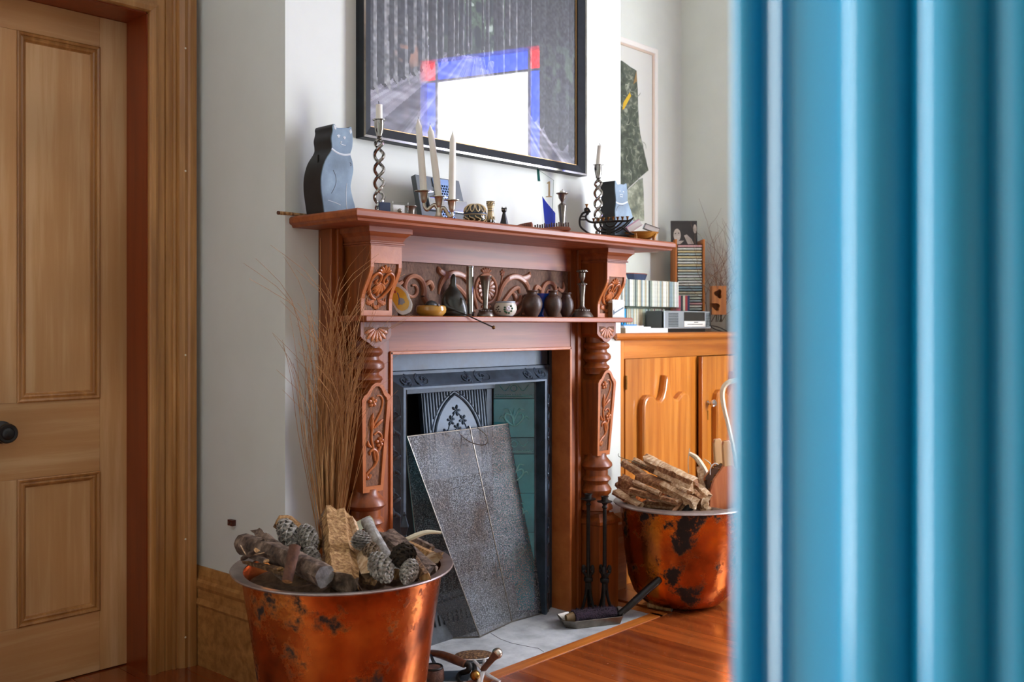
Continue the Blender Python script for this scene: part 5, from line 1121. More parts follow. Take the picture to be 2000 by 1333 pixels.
# metal tube, trumpet vase, floral pot
y = 2.385; p = PY(918, HV, y); s = SC(918, y); tb = thing('metal_tube', 'tall polished metal tube standing behind the trumpet vase', 'vase', (p.x, y, SZ)); hh = (614-516)*s
MB().lathe([(7.5*s, 0), (7.5*s, .008), (7.9*s, .010), (7.4*s, .013), (7.4*s, hh-.004), (8*s, hh-.003), (8*s, hh), (6.8*s, hh), (6.8*s, hh-.03)], 26).build('tube', 'silver', tb)
y = 2.35; p = PY(948, HV, y); s = SC(948, y); tv = thing('trumpet_vase', 'pewter trumpet-shaped bud vase with a fluted round foot', 'vase', (p.x, y, SZ)); Q = lambda v: (616-v)*s
MB().lathe([(16.5*s, 0), (16.8*s, Q(614)), (15.5*s, Q(611)), (13.5*s, Q(607)), (9*s, Q(603)), (5*s, Q(600)), (4.6*s, Q(597)), (5.2*s, Q(585)), (7*s, Q(565)), (9.3*s, Q(548)), (11.6*s, Q(540)), (13.4*s, Q(538)), (13.6*s, Q(536.5)), (11*s, Q(537)), (8*s, Q(550))], 30).build('body', 'pewter', tv)
m = MB()
for k in range(16): m.ball((11.5*s*math.cos(2*PI*k/16), 11.5*s*math.sin(2*PI*k/16), Q(604.6)), 2.0*s, 8)
m.build('beading', 'pewter', tv)
y = 2.345; p = PY(987, HV, y); s = SC(987, y); fp = thing('floral_pot', 'small round porcelain pot painted with a white flower and green leaves', 'pot', (p.x, y, SZ), CR); Q = lambda v: (615-v)*s
pr = [(14*s, 0), (15*s, Q(613)), (20*s, Q(608)), (22.6*s, Q(601)), (22*s, Q(594)), (19.5*s, Q(588.5)), (18.6*s, Q(587))]
MB().lathe(pr+[(18.9*s, Q(585)), (17.4*s, Q(584.6)), (17*s, Q(590)), (12*s, Q(606))], 32).build('body', 'porcelain', fp)
MB().lathe([(19*s, Q(588.4)), (19.6*s, Q(587.6)), (19.4*s, Q(585.2)), (18.9*s, Q(584.6))], 32).build('rim_band', 'greypaint', fp); MB().lathe([(14.3*s, .0), (15.3*s, .002), (16*s, .0035)], 32).build('foot_band', 'navy', fp)
def onpot(ang, v): 
    z = Q(v); r_ = np.interp(z, [a[1] for a in pr], [a[0] for a in pr])+.0004; return Vector((r_*math.sin(ang), -r_*math.cos(ang), z))
m = MB()
for k in range(7): c = onpot(.25+.13*math.cos(k*.9), 599+2.6*math.sin(k*.9)); m.ball(c, .0042, 8, (1, .5, 1))
m.build('painted_flower', 'flowerwhite', fp)
m = MB()
for a_, v in ((-.03, 597), (-.06, 601), (.0, 605), (.12, 607), (.35, 607.5), (.55, 604), (.62, 599), (.5, 594.5)): m.ball(onpot(a_, v), .0042, 8, (1, .4, .8))
m.build('painted_leaves', 'greenleaf', fp)
m = MB()
for a_, v in ((-.75, 597), (-.62, 595), (-.6, 601), (-.72, 604), (-.5, 605), (-.85, 601)): m.ball(onpot(a_, v), .0036, 8, (1, .4, .8))
m.build('painted_spray', 'brownspeck', fp)
# three brown jars and a cobalt bowl behind them
for u, vt, vb, rw_, y, rn, lab in ((1039, 564, 616, 20.5, 2.345, 10.5, 'largest squat brown earthenware jar beside the blue bowl'), (1080, 564, 616, 18, 2.35, 8.5, 'middle brown earthenware jar with worn pale streaks'), (1106, 568, 616, 14.6, 2.385, 9.5, 'slim brown earthenware jar beside the pewter candlestick')):
    p = PY(u, HV, y); s = SC(u, y); H_ = (vb-vt)*s; r_ = rw_*s
    j = thing('earthenware_jar', lab, 'jar', (p.x, y, SZ)); n_ = rn*s
    MB().lathe([(r_*.52, 0), (r_*.56, .003), (r_*.80, H_*.20), (r_*.97, H_*.38), (r_, H_*.50), (r_*.92, H_*.66), (r_*.72, H_*.78), (n_*.92, H_*.86), (n_*.86, H_*.92), (n_*1.12, H_*.985), (n_*1.1, H_), (n_*.85, H_), (n_*.75, H_*.9)], 28).build('body', 'potbrown', j)
    MB().lathe([(r_*.735, H_*.775), (r_*.75, H_*.79), (r_*.70, H_*.80)], 28).build('shoulder_ring', 'potbrown', j)
p = PY(1052, HV, 2.41); s = SC(1052, 2.41); cbw = thing('cobalt_bowl', 'glossy cobalt blue bowl behind the brown jars', 'bowl', (p.x, 2.405, SZ)); H_ = 46*s
MB().lathe([(.016, 0), (.018, .004), (.013, .008), (.020, H_*.35), (.036, H_*.65), (.0445, H_*.97), (.0455, H_), (.043, H_), (.034, H_*.66), (.01, H_*.4)], 30).build('bowl', 'cobalt', cbw)
# pewter candlestick on the right
y = 2.352; p = PY(1137, HV, y); s = SC(1137, y); pk = thing('pewter_candlestick', 'tall pewter candlestick with beaded collars on the lower shelf', 'candlestick', (p.x, y, SZ)); Q = lambda v: (617-v)*s
MB().lathe([(21.5*s, 0), (22*s, Q(615)), (20*s, Q(611)), (15*s, Q(605)), (12.5*s, Q(602)), (7*s, Q(599)), (4.6*s, Q(594)), (5*s, Q(575)), (7*s, Q(556)), (7.6*s, Q(553)), (8.4*s, Q(551)), (4*s, Q(548)), (2.8*s, Q(546)), (4.5*s, Q(543.5)), (6.2*s, Q(538)), (6.6*s, Q(530)), (10*s, Q(528)), (10.4*s, Q(525)), (9*s, Q(524)), (5*s, Q(524)), (5*s, Q(530))], 30).build('body', 'pewter', pk)
m = MB()
for r_, v, n in ((9.6, 527, 14), (7.9, 552, 12), (13.5, 603, 18)):
    for k in range(n): m.ball((r_*s*math.cos(2*PI*k/n), r_*s*math.sin(2*PI*k/n), Q(v)), 1.7*s, 6)
m.build('beading', 'pewter', pk)
# cigarette packet
y = 2.335; x0, x1 = XY(1188, y), XY(1211.5, y); pc = thing('cigarette_packet', 'old pale cigarette packet with diagonal blue script by the right corbel', 'packet', ((x0+x1)/2+.012, y-.012, SZ)); w_ = (x1-x0)/2; H_ = (616-583)*SC(1200, y)
MB().box(-w_, w_, 0, .022, 0, H_).build('box', 'packet', pc, .0008); MB().box(-w_-.0006, -w_+.0004, .001, .021, 0, H_-.008).build('side', 'tan', pc); MB().box(-w_+.002, w_-.006, .002, .014, H_-.001, H_+.004).build('foil', 'paper', pc)
m = MB(); fr_ = [(-w_+.003, .003), (w_-.003, .003), (w_-.003, H_-.014), (-w_+.003, H_-.014), (-w_+.003, .003)]; m.ribbon([(a_, b_, .0006) for a_, b_ in fr_], -.0002, .0004); m.build('printed_border', 'packetline', pc)
m = MB(); L = []
for i in range(60):
    q_ = i/59; L.append((-w_+.006+(2*w_-.013)*q_, .016+(H_-.042)*q_+.0042*math.sin(i*1.25)*(1.5 if i < 8 else .8), .0011))
m.ribbon(L, -.0002, .0005); m.ribbon([(-w_+.005, .010, .0014), (-w_+.006, .030, .0016), (-w_+.012, .018, .0014), (-w_+.013, .036, .001)], -.0002, .0005); m.build('printed_script', 'packetblue', pc)
# ================================================================ SPARK GUARD
gp = {'TL': PT(795, 853, 3.36), 'TM': PT(918, 838, 3.60), 'TR': PT(1027, 823, 3.84)}
for k, uv in (('BL', (937, 1247)), ('BM', (1000, 1217)), ('BR', (1071, 1197))): gp[k] = PF(*uv)
gp['BW'] = PT(845, 1249, FP*EYE/(1249-HV)); gp['LW'] = PT(801, 1040, 3.36)
for k in ('BL', 'BM', 'BR', 'BW'): gp[k].z = .004
go = Vector((gp['BM'].x, gp['BM'].y, 0)); sg = thing('spark_guard', 'folding wire-gauze spark guard leaning in the fireplace', 'fire guard', go)
g_ = lambda *ks: [gp[k]-go for k in ks]
WL = gp['TL']+Vector((.012, .06, -.0)); WLb = Vector((gp['BW'].x-.02, gp['BW'].y+.01, .004))
def panel(a, b, c, d, nm='gauze_panel'):
    m = MB(); n = 6; V = []
    for i in range(n+1):
        for j in range(n+1):
            p_ = (a*(1-j/n)+b*(j/n))*(1-i/n)+(d*(1-j/n)+c*(j/n))*(i/n); V.append(p_+Vector((0, .006*math.sin(PI*i/n)*math.sin(PI*j/n), 0)))
    m.add(V, [(i*(n+1)+j, i*(n+1)+j+1, (i+1)*(n+1)+j+1, (i+1)*(n+1)+j) for i in range(n) for j in range(n)], True); return m.build(nm, 'gauze', sg)
A = {k: gp[k]-go for k in gp}
panel(A['TL'], A['TM'], A['BM'], A['BL']); panel(A['TM'], A['TR'], A['BR'], A['BM'])
wl, wb = A['TL']+Vector((.006, .02, -.004)), WLb-go
panel(wl, A['TL'], A['BL'], wb)
for pts in ((A['TL'], A['TM'], A['TR']), (A['TR'], A['BR']), (A['BR'], A['BM'], A['BL'], wb), (A['TL'], A['BL']), (A['TM'], A['BM']), (wl, wb)): MB().tube(pts, .0024, 6).build('wire_edge', 'pewter', sg)
hp = lambda u, v: PT(u, v, 3.56)-go
MB().tube(cr([hp(900, 834), hp(899, 848), hp(915, 862), hp(938, 870), hp(951, 866), hp(951, 853), hp(940, 842), hp(932, 836)], 6), .0017, 6).build('wire_handle', 'pewter', sg)
MB().tube([hp(917, 833), hp(921, 848)], .002, 6).build('wire_clip', 'pewter', sg)
# ================================================================ COPPER POTS
P1 = Vector((1.508, 2.009, 0)); Z1 = .508
pot = thing('copper_pot', 'big copper cauldron of logs and pine cones below the dried reeds', 'copper pot', P1)
def wob(prof, n, amp, seed, off=0):
    r_ = random.Random(seed); ph = [r_.uniform(0, 6) for _ in range(4)]; L = []
    for i, (r0, z) in enumerate(prof):
        L.append([(r0*(1+amp*(math.sin(2*a+ph[0])+.6*math.sin(5*a+ph[1]+z*6)))*math.cos(a), r0*(1+amp*(math.sin(2*a+ph[0])+.6*math.sin(5*a+ph[1]+z*6)))*math.sin(a), z+off) for a in [2*PI*k/n for k in range(n)]])
    return L
MB().stack(wob([(.03, .001), (.12, .004), (.165, .025), (.188, .07), (.204, .15), (.217, .26), (.234, .38), (.2535, Z1-.006), (.248, Z1-.006), (.228, .38), (.210, .25), (.18, .08), (.02, .03)], 56, .004, 1), True, True).build('body', 'copper', pot)
MB().stack(wob([(.2495, Z1-.010), (.256, Z1-.008), (.279, Z1-.003), (.281, Z1), (.279, Z1+.0025), (.256, Z1-.001), (.2485, Z1-.004)], 56, .005, 2), False, True).build('rim', 'rimcopper', pot)
P2 = Vector((3.315, 2.185, 0)); Z2 = .418
pot2 = thing('copper_pot', 'blackened copper cauldron of split kindling and bellows by the cabinet', 'copper pot', P2)
MB().stack(wob([(.02, .001), (.11, .004), (.160, .020), (.193, .055), (.214, .11), (.228, .20), (.240, .32), (.248, Z2-.004), (.243, Z2-.004), (.232, .3), (.21, .12), (.18, .06), (.02, .03)], 56, .005, 3), True, True).build('body', 'copper_worn', pot2)
MB().stack(wob([(.2445, Z2-.008), (.251, Z2-.010), (.270, Z2-.016), (.273, Z2-.014), (.271, Z2-.010), (.250, Z2-.001), (.243, Z2-.003)], 56, .009, 4), False, True).build('rim', 'rimcopper', pot2)
# litter under the logs
for P_, r_, z_, nm, lab in ((P1, .2415, .476, 'bark_litter', 'dark bark litter filling the cauldron of pine cones'), (P2, .232, .375, 'bark_litter', 'dark wood litter filling the cauldron of kindling')):
    m = MB(); r0 = random.Random(9); n = 26
    m.stack([[(r_*q_*math.cos(2*PI*k/n), r_*q_*math.sin(2*PI*k/n), z_+(r0.uniform(-.022, .022) if q_ < 1 else -.01)) for k in range(n)] for q_ in (1, .8, .6, .4, .2, .02)], True, False)
    o = m.build(nm, 'dark_inside'); o.location = (P_.x, P_.y, 0); tag(o, lab, 'wood litter', kind='stuff')
# ---- wood pieces
def rough(m, a, b, w_, h_, seed, sides=6, seg=8, jag=.10, taper=1.0, bend=0.0, sq=0.0, roll=0.0):
    """split stick or log between two points with an uneven section"""
    r_ = random.Random(seed); a = Vector(a); b = Vector(b); d = (b-a).normalized(); U = d.cross(Vector((0, 0, 1)));
    U = U.normalized() if U.length > .05 else Vector((1, 0, 0)); V = U.cross(d); U, V = U*math.cos(roll)+V*math.sin(roll), V*math.cos(roll)-U*math.sin(roll)
    sec = []
    for k in range(sides):
        t = 2*PI*(k+r_.uniform(-.22, .22))/sides; c, s = math.cos(t), math.sin(t); q_ = 1/max(abs(c), abs(s)) if sq else 1
        rr_ = (1-sq)+sq*q_; sec.append((c*rr_*r_.uniform(1-jag*1.5, 1+jag), s*rr_*r_.uniform(1-jag*1.5, 1+jag)))
    L = []; ln = (b-a).length
    for i in range(seg+1):
        q_ = i/seg; f = 1+(taper-1)*q_; c = a+d*ln*q_+V*bend*math.sin(PI*q_)*ln
        e = [r_.uniform(-.06, .06)*ln*(1 if i in (0, seg) else 0) for _ in sec]
        L.append([c+U*x*w_*f*(1+r_.uniform(-jag, jag)*.5)+V*y*h_*f*(1+r_.uniform(-jag, jag)*.5)+d*e[k] for k, (x, y) in enumerate(sec)])
    n0 = len(m.f); m.stack(L, True, False); return n0
def piece(name, lab, cat, a, b, w_, h_, mats, seed, group=None, **kw):
    m = MB(); a = Vector(a); b = Vector(b); o0 = (a+b)/2; n0 = rough(m, a-o0, b-o0, w_, h_, seed, **kw)
    if len(mats) > 1: m.m[-1] = 1; m.m[-2] = 1
    if len(mats) > 2:
        sd = kw.get('sides', 6)
        for i in range(n0, len(m.f)-2):
            if (i-n0) % sd < sd//2: m.m[i] = 2
    o = m.build(name, list(mats)); o.location = o0; return tag(o, lab, cat, group)
def rlog(name, lab, a, b, r_, mats, seed, taper=1.0, bend=.0, n=14, stub=None):
    m = MB(); a = Vector(a); b = Vector(b); o0 = (a+b)/2; rr_ = random.Random(seed); seg = 12; d = (b-a).normalized(); U = d.orthogonal().normalized(); V = d.cross(U); L = []
    base = [rr_.uniform(.92, 1.08) for _ in range(n)]
    for i in range(seg+1):
        q_ = i/seg; c = a-o0+(b-a)*q_+Vector((0, 0, bend*math.sin(PI*q_)))
        L.append([c+(U*math.cos(2*PI*k/n)+V*math.sin(2*PI*k/n))*r_*(1+(taper-1)*q_)*base[k]*rr_.uniform(.94, 1.06) for k in range(n)])
    m.stack(L, True, True); m.m[-1] = 1; m.m[-2] = 1; m.s[-1] = m.s[-2] = False
    o = m.build(name, list(mats), sharp=50); o.location = o0; return tag(o, lab, 'log')
# left cauldron
rlog('log', 'thick brown bark-covered log lying across the pine cone cauldron', PT(474, 1062, 2.47), PT(634, 1126, 2.24), .0265, ('bark', 'endgrain'), 1, .98, .008)
rlog('log', 'short hollow dark branch stub standing against the bark-covered log', PT(561, 1137, 2.22), PT(577, 1068, 2.27), .0118, ('barkred', 'cutwood'), 2, 1.15)
piece('split_log', 'pale squared split of timber behind the two pale pine cones', 'firewood', PT(553, 1019, 2.58), PT(612, 1066, 2.46), .026, .020, ('cutwood_dark', 'cutwood', 'cutwood'), 3, sides=10, jag=.06, sq=.6)
piece('split_log', 'big rough split log standing in the middle of the cauldron', 'firewood', PT(655, 1012, 2.60), PT(668, 1140, 2.27), .045, .030, ('cutwood_dark', 'bark', 'cutwood'), 4, sides=18, jag=.13, roll=.4, seg=12)
piece('split_log', 'thin triangular split log with a pale face beside the big split log', 'firewood', PT(684, 1024, 2.58), PT(722, 1128, 2.30), .017, .018, ('cutwood_dark', 'dark_inside', 'kindle_light'), 5, sides=4, jag=.1)
rlog('log', 'slim silvery grey branch log leaning between pine cones', PT(716, 1020, 2.62), PT(772, 1122, 2.34), .0155, ('barkgrey', 'cutwood'), 6, .95)
piece('offcut', 'squared pale green timber offcut poking out of the cauldron', 'firewood', PT(668, 1044, 2.60), PT(726, 1016, 2.66), .013, .013, ('offcut', 'cutwood'), 7, sides=4, jag=.03, sq=1, roll=.78)
piece('split_log', 'dark grooved slab of old timber behind the black pine cone', 'firewood', PT(752, 1046, 2.64), PT(832, 1118, 2.40), .038, .018, ('cutwood_dark', 'bark', 'bark'), 8, sides=16, jag=.16, seg=12)
piece('split_log', 'clean yellow split log resting on the cauldron rim', 'firewood', PT(790, 1065, 2.66), PT(848, 1092, 2.52), .022, .016, ('cutwood', 'kindle_light', 'cutwood'), 9, sides=8, jag=.07, sq=.5, roll=.3)
piece('split_log', 'short bark-backed log wedged under the yellow split log', 'firewood', PT(812, 1102, 2.55), PT(866, 1098, 2.56), .020, .022, ('bark', 'endgrain', 'cutwood_dark'), 10, sides=12, jag=.14)
piece('split_log', 'brown split timber lying low beside the rim near the ribbed cone', 'firewood', PT(800, 1082, 2.50), PT(832, 1130, 2.32), .014, .014, ('cutwood_dark', 'cutwood'), 12, sides=10, jag=.16)
piece('bark_piece', 'ragged strip of torn bark behind the bark-covered log', 'bark', PT(502, 1036, 2.56), PT(536, 1080, 2.48), .014, .008, ('bark', 'cutwood_dark'), 13, sides=6, jag=.4)
piece('bark_piece', 'dry broken bark lump behind the curved twig', 'bark', PT(808, 1054, 2.66), PT(842, 1072, 2.62), .014, .012, ('bark', 'cutwood_dark'), 14, sides=6, jag=.35)
piece('split_stick', 'thin split stick lying just inside the cauldron rim', 'stick', PT(478, 1098, 2.38), PT(560, 1124, 2.28), .006, .006, ('cutwood_dark', 'cutwood'), 15, sides=5, jag=.2)
def twig_(name, lab, pts, r_, mat, cat='stick'):
    o0 = Vector(pts[0]); m = MB(); m.tube([Vector(p_)-o0 for p_ in cr([tuple(p_) for p_ in pts], 6)], r_, 8); o = m.build(name, mat); o.location = o0; return tag(o, lab, cat)
twig_('twig', 'pale curved twig sticking out over the cauldron rim', [PT(783, 1060, 2.60), PT(812, 1047, 2.60), PT(835, 1040, 2.60), PT(862, 1041, 2.60)], [.006, .0075, .006, .003], 'bone')
twig_('grass_stalk', 'pale dry grass stalk looping over the end of the bark-covered log', [PT(470, 1066, 2.36), PT(482, 1085, 2.33), PT(498, 1084, 2.33), PT(516, 1080, 2.33)], .0013, 'kindle_light', 'grass stalk')
for i, (p_, q_, w_, h_, mt, lab) in enumerate((((486, 1086), (520, 1098), .010, .005, 'bark', 'curled chip of bark below the end of the bark-covered log'), ((505, 1104), (548, 1112), .012, .006, 'cutwood_dark', 'flat splinter of dark timber beside the thin split stick'), ((530, 1112), (556, 1132), .010, .007, 'bark', 'small bark chip by the hollow branch stub'), ((590, 1128), (622, 1140), .010, .007, 'cutwood_dark', 'wood splinter under the sawn end of the bark-covered log'), ((520, 1050), (560, 1082), .012, .010, 'bark', 'broken bark chunk between the bark-covered log and the large cone'), ((690, 1126), (730, 1136), .012, .010, 'cutwood_dark', 'dark wood chunk at the foot of the thin triangular split'), ((588, 1090), (600, 1126), .012, .010, 'cutwood_dark', 'dark stick wedged between the bark-covered log and a pale cone'), ((474, 1092), (500, 1076), .010, .006, 'bark', 'loose bark sliver on the rim beside the looping grass stalk'))):
    piece('wood_chip', lab, 'wood chip', PT(*p_, 2.36+.05*(i == 4)), PT(*q_, 2.30+.06*(i == 4)), w_, h_, (mt, 'cutwood'), 80+i, sides=8, jag=.3)
# pine cones
def pinecone(lab, a, b, r_, mat, seed, open_=1.0):
    a = Vector(a); b = Vector(b); ln = (b-a).length; o = MB(); rr_ = random.Random(seed)
    prof = lambda q_: r_*(math.sin(PI*min(1, .10+.95*q_))**.6)*(1-.15*q_)
    o.lathe([(max(.001, prof(q_)*.72), ln*q_) for q_ in [i/8 for i in range(9)]], 12)
    n = 84
    for k in range(n):
        q_ = .03+.95*k/n; an = k*2.39996; R_ = prof(q_); c, s = math.cos(an), math.sin(an); z = ln*q_; wd = R_*.36+.001; hl = ln*.085*(1.1-.4*q_)
        E = Vector((c, s, 0)); W_ = Vector((-s, c, 0)); K = Vector((0, 0, 1)); base = E*R_*.66+K*(z-hl*.5); tip = E*R_*(1.0+.10*open_*rr_.uniform(.5, 1.3))+K*(z+hl*.55)
        mid = E*R_*(.98)+K*(z+hl*.10)
        o.add([base-W_*wd*.5, base+W_*wd*.5, mid+W_*wd, tip+W_*wd*.35, tip-W_*wd*.35, mid-W_*wd, E*R_*.72+K*(z+hl*.9)], [(0, 1, 2, 5), (5, 2, 3, 4), (4, 3, 6), (2, 6, 3), (5, 4, 6)])
    ob = o.build('pine_cone', mat); ob.location = a; ob.rotation_euler = (b-a).to_track_quat('Z', 'Y').to_euler(); return tag(ob, lab, 'pine cone', 'pine cones in the cauldron')
pinecone('large weathered grey pine cone beside the pale squared timber', PT(552, 1020, 2.53), PT(588, 1094, 2.40), .030, 'cone', 1, .4)
pinecone('pale pine cone leaning on the squared timber split', PT(592, 1030, 2.46), PT(614, 1078, 2.38), .025, 'cone', 2)
pinecone('pale pine cone sitting behind the end of the bark-covered log', PT(603, 1074, 2.37), PT(614, 1120, 2.30), .024, 'cone', 3)
pinecone('pale shaggy pine cone perched on the silvery grey branch', PT(707, 1074, 2.40), PT(702, 1034, 2.40), .024, 'cone', 4, 1.6)
pinecone('brown pine cone below the shaggy pale cone', PT(716, 1062, 2.42), PT(738, 1100, 2.34), .021, 'cone_brown', 5)
pinecone('open grey pine cone lying against the front rim', PT(730, 1086, 2.34), PT(762, 1138, 2.25), .027, 'cone', 6, 1.8)
pinecone('black pine cone with open scales in front of the dark grooved timber', PT(798, 1066, 2.42), PT(772, 1122, 2.34), .031, 'cone_dark', 7, 1.3)
pinecone('small ribbed grey pine cone against the rim under the black cone', PT(806, 1098, 2.34), PT(790, 1142, 2.26), .023, 'cone', 8, .5)
# ---- dried reeds behind the cauldron
rb = Vector((1.712, 2.345, 0)); rd = thing('dried_reeds', 'tall sheaf of dried brown reeds standing against the wall by the mantelpiece', 'dried plant', rb)
r0 = random.Random(21)
def stalk(m, big):
    a = r0.uniform(0, 2*PI); q_ = math.sqrt(r0.random()); bx, by = .030*q_*math.cos(a), .024*q_*math.sin(a)
    H_ = r0.uniform(.60, .93)+(.26 if big else 0); sp = r0.uniform(.3, 1.15)
    # spread along the wall (x) more than away from it
    tx = bx/.030*.095*sp+r0.gauss(0, .020)-.012; ty = -abs(by/.024)*.085*sp-.01 if r0.random() < .7 else .03*r0.random()
    dx, dy = r0.gauss(0, .05)*(2 if big else 1), -abs(r0.gauss(0, .035))
    pts = [(bx*.9, by*.9, .01), (bx, by, .40), (bx*.7+tx*.35, by*.7+ty*.35, .40+H_*.25), (bx*.4+tx*.8, by*.4+ty*.8, .40+H_*.52), (tx+dx*.4, ty+dy*.5, .40+H_*.72), (tx+dx*1.4, ty+dy*1.5, .40+H_*(.86 if not big else .82))]
    pts = [(x, min(.13, y), z) for x, y, z in pts]
    m.tube(cr(pts, 3), [.0017*r0.uniform(.7, 1.25), .0013, .0009, .0004], 4, cap=False)
for k in range(46): m = MB(); stalk(m, k % 4 == 0); m.build('reed', 'reed', rd)
m = MB()
for k in range(170): stalk(m, k % 9 == 0)
o = m.build('reed_mass', 'reed', rd); o['kind'] = 'stuff'
# ---- right cauldron: kindling
K = [((1262, 896), (1362, 944), 3.92, .026, .014, 'L'), ((1240, 902), (1300, 930), 4.00, .018, .012, 'D'), ((1216, 905), (1262, 935), 3.98, .016, .014, 'D'), ((1212, 938), (1262, 962), 3.88, .022, .013, 'D'), ((1248, 930), (1312, 955), 3.85, .024, .014, 'D'), ((1232, 960), (1330, 985), 3.78, .026, .013, 'D'), ((1285, 925), (1352, 955), 3.82, .026, .016, 'D'), ((1296, 952), (1358, 985), 3.76, .022, .016, 'D'), ((1340, 935), (1385, 975), 3.90, .020, .015, 'D'), ((1204, 962), (1250, 988), 3.84, .020, .012, 'D'), ((1240, 944), (1290, 966), 3.80, .014, .008, 'L'), ((1330, 950), (1376, 985), 3.82, .024, .014, 'D'), ((1208, 950), (1236, 975), 3.90, .016, .012, 'D'), ((1310, 945), (1345, 962), 3.76, .010, .006, 'L'), ((1262, 985), (1345, 992), 3.80, .020, .016, 'D'), ((1366, 915), (1378, 990), 3.92, .012, .010, 'L'), ((1356, 965), (1384, 1000), 3.80, .018, .012, 'D')]
for i, (a, b, t, w_, h_, c) in enumerate(K):
    mats = ('kindle', 'kindle_light', 'kindle_light') if c == 'D' else ('kindle_light', 'kindle', 'kindle_light')
    piece('kindling', 'rough split of reddish kindling heaped in the blackened cauldron' if c == 'D' else 'pale-faced split of kindling heaped in the blackened cauldron', 'firewood', PT(*a, t+.06), PT(*b, t-.06), w_*1.15, h_*1.2, mats, 40+i, 'kindling in the blackened cauldron' if c == 'D' else 'pale kindling in the blackened cauldron', sides=9, jag=.26, seg=9, roll=i*.7)
piece('brick_offcut', 'short flat wooden batten end leaning by the metal pipe', 'firewood', PT(1314, 1004, 3.70), PT(1333, 980, 3.74), .010, .016, ('kindle', 'kindle_light'), 70, sides=4, jag=.05, sq=1)
m = MB(); a, b = PT(1338, 1003, 3.72), PT(1357, 978, 3.72); ax_ = (b-a); T = Matrix.Translation((0, 0, 0)) @ ax_.to_track_quat('Z', 'Y').to_matrix().to_4x4(); L_ = ax_.length
pp = thing('metal_pipe', 'short dark metal pipe with bright rim in the blackened cauldron', 'pipe', a); MB().lathe([(.0165, -.05), (.0165, L_), (.0145, L_), (.0145, -.04)], 20, T=T).build('pipe', 'black_iron', pp); MB().lathe([(.0145, L_-.001), (.0167, L_-.001), (.0167, L_+.001), (.0145, L_+.001), (.0145, L_-.001)], 20, T=T, cap=False).build('rim', 'chrome', pp)
twig_('pale_branch', 'smooth pale curved branch arching out of the kindling', [PT(1386, 940, 4.0), PT(1374, 915, 4.02), PT(1360, 895, 4.04), PT(1346, 886, 4.05)], [.011, .012, .011, .008], 'bone')
twig_('dry_stem', 'thin pale dry stem standing upright in the kindling', [PT(1345, 925, 3.98), PT(1344, 900, 3.98), PT(1347, 876, 3.98)], .0018, 'bone')
twig_('seed_stem', 'dry stem with pale seed head by the bellows', [PT(1394, 918, 3.95), PT(1386, 905, 3.95), PT(1375, 897, 3.95)], [.0015, .003, .001], 'bone')
twig_('leafy_sprig', 'thin green-leaved sprig lying over the kindling by the white wall', [PT(1262, 912, 3.95), PT(1236, 902, 3.95), PT(1210, 893, 3.95), PT(1208, 886, 3.95)], [.0016, .0014, .001], 'greenstem')
# bellows
bc = PT(1420, 1010, 3.93); bl = thing('bellows', 'studded wood and leather fire bellows standing in the cauldron', 'bellows', (bc.x, bc.y, bc.z-.035)); bl.rotation_euler = (0, math.radians(-4), CR+math.radians(20))
half = [(.012, -.16), (.016, -.10), (.05, -.05), (.085, .02), (.096, .09), (.090, .15), (.068, .20), (.034, .235), (.0195, .25), (.0195, .33), (.016, .345), (.006, .350)]
def outl(k=1.0, top=True):
    h_ = half if top else half[:8]+[(.012, .246)]
    return [(x*k, z) for x, z in h_]+[(-x*k, z) for x, z in h_[::-1]]
for y0, y1, nm in ((-.036, -.024, 'board'), (.030, .042, 'board')):
    MB().prism(outl(), y0, y1).build(nm, 'bellow_board', bl, .002); MB().prism([(x, z) for x, z in ((-.0197, .245), (.0197, .245), (.0197, .33), (.014, .348), (-.014, .348), (-.0197, .33))], y0-.001, y1+.001).build('handle', 'bellow_handle', bl, .003)
B0 = outl(.97, False); m = MB(); m.stack([[(x*k, y_, z) for x, z in B0] for y_, k in ((-.025, 1.02), (-.016, .95), (-.008, 1.0), (0, .94), (.010, 1.0), (.020, .95), (.031, 1.02))], False, True); m.build('leather', 'leather', bl)
m = MB()
for k in range(26):
    i = 1+(k/25)*(len(B0)-3); a_ = B0[int(i)]; b_ = B0[min(int(i)+1, len(B0)-1)]; f = i-int(i); x, z = a_[0]+(b_[0]-a_[0])*f, a_[1]+(b_[1]-a_[1])*f
    m.ball((x*1.03, -.020, z), .0038, 6); m.ball((x*1.03, .026, z), .0038, 6)
m.build('studs', 'brass', bl); MB().lathe([(.012, -.02), (.014, .04), (.018, .06)], 12, (0, 0, -.22)).build('nozzle', 'brass', bl)
twig_('walking_cane', 'pale crook-handled cane leaning out of the blackened cauldron', [PT(1450, 990, 4.02), PT(1437, 900, 4.06), PT(1424, 838, 4.09), PT(1413, 792, 4.10), PT(1411, 765, 4.10), PT(1419, 750, 4.10), PT(1434, 744, 4.10), PT(1452, 743, 4.10), PT(1462, 750, 4.10)], [.0085, .0085, .0095, .011, .011, .010, .009], 'bone', 'cane')
twig_('cord_loop', 'loop of white cord hanging from the bellows', [PT(1403, 908, 3.86), PT(1395, 906, 3.86), PT(1388, 914, 3.86), PT(1387, 928, 3.88)], .002, 'whitecable', 'cord')
# stick under the pot
a, b = PF(1266, 1188), PF(1312, 1196); a.z = b.z = .012; rlog('log', 'small round stick on the floor beneath the blackened cauldron', a+Vector((0, 0, .0)), b, .011, ('cutwood', 'endgrain'), 33)
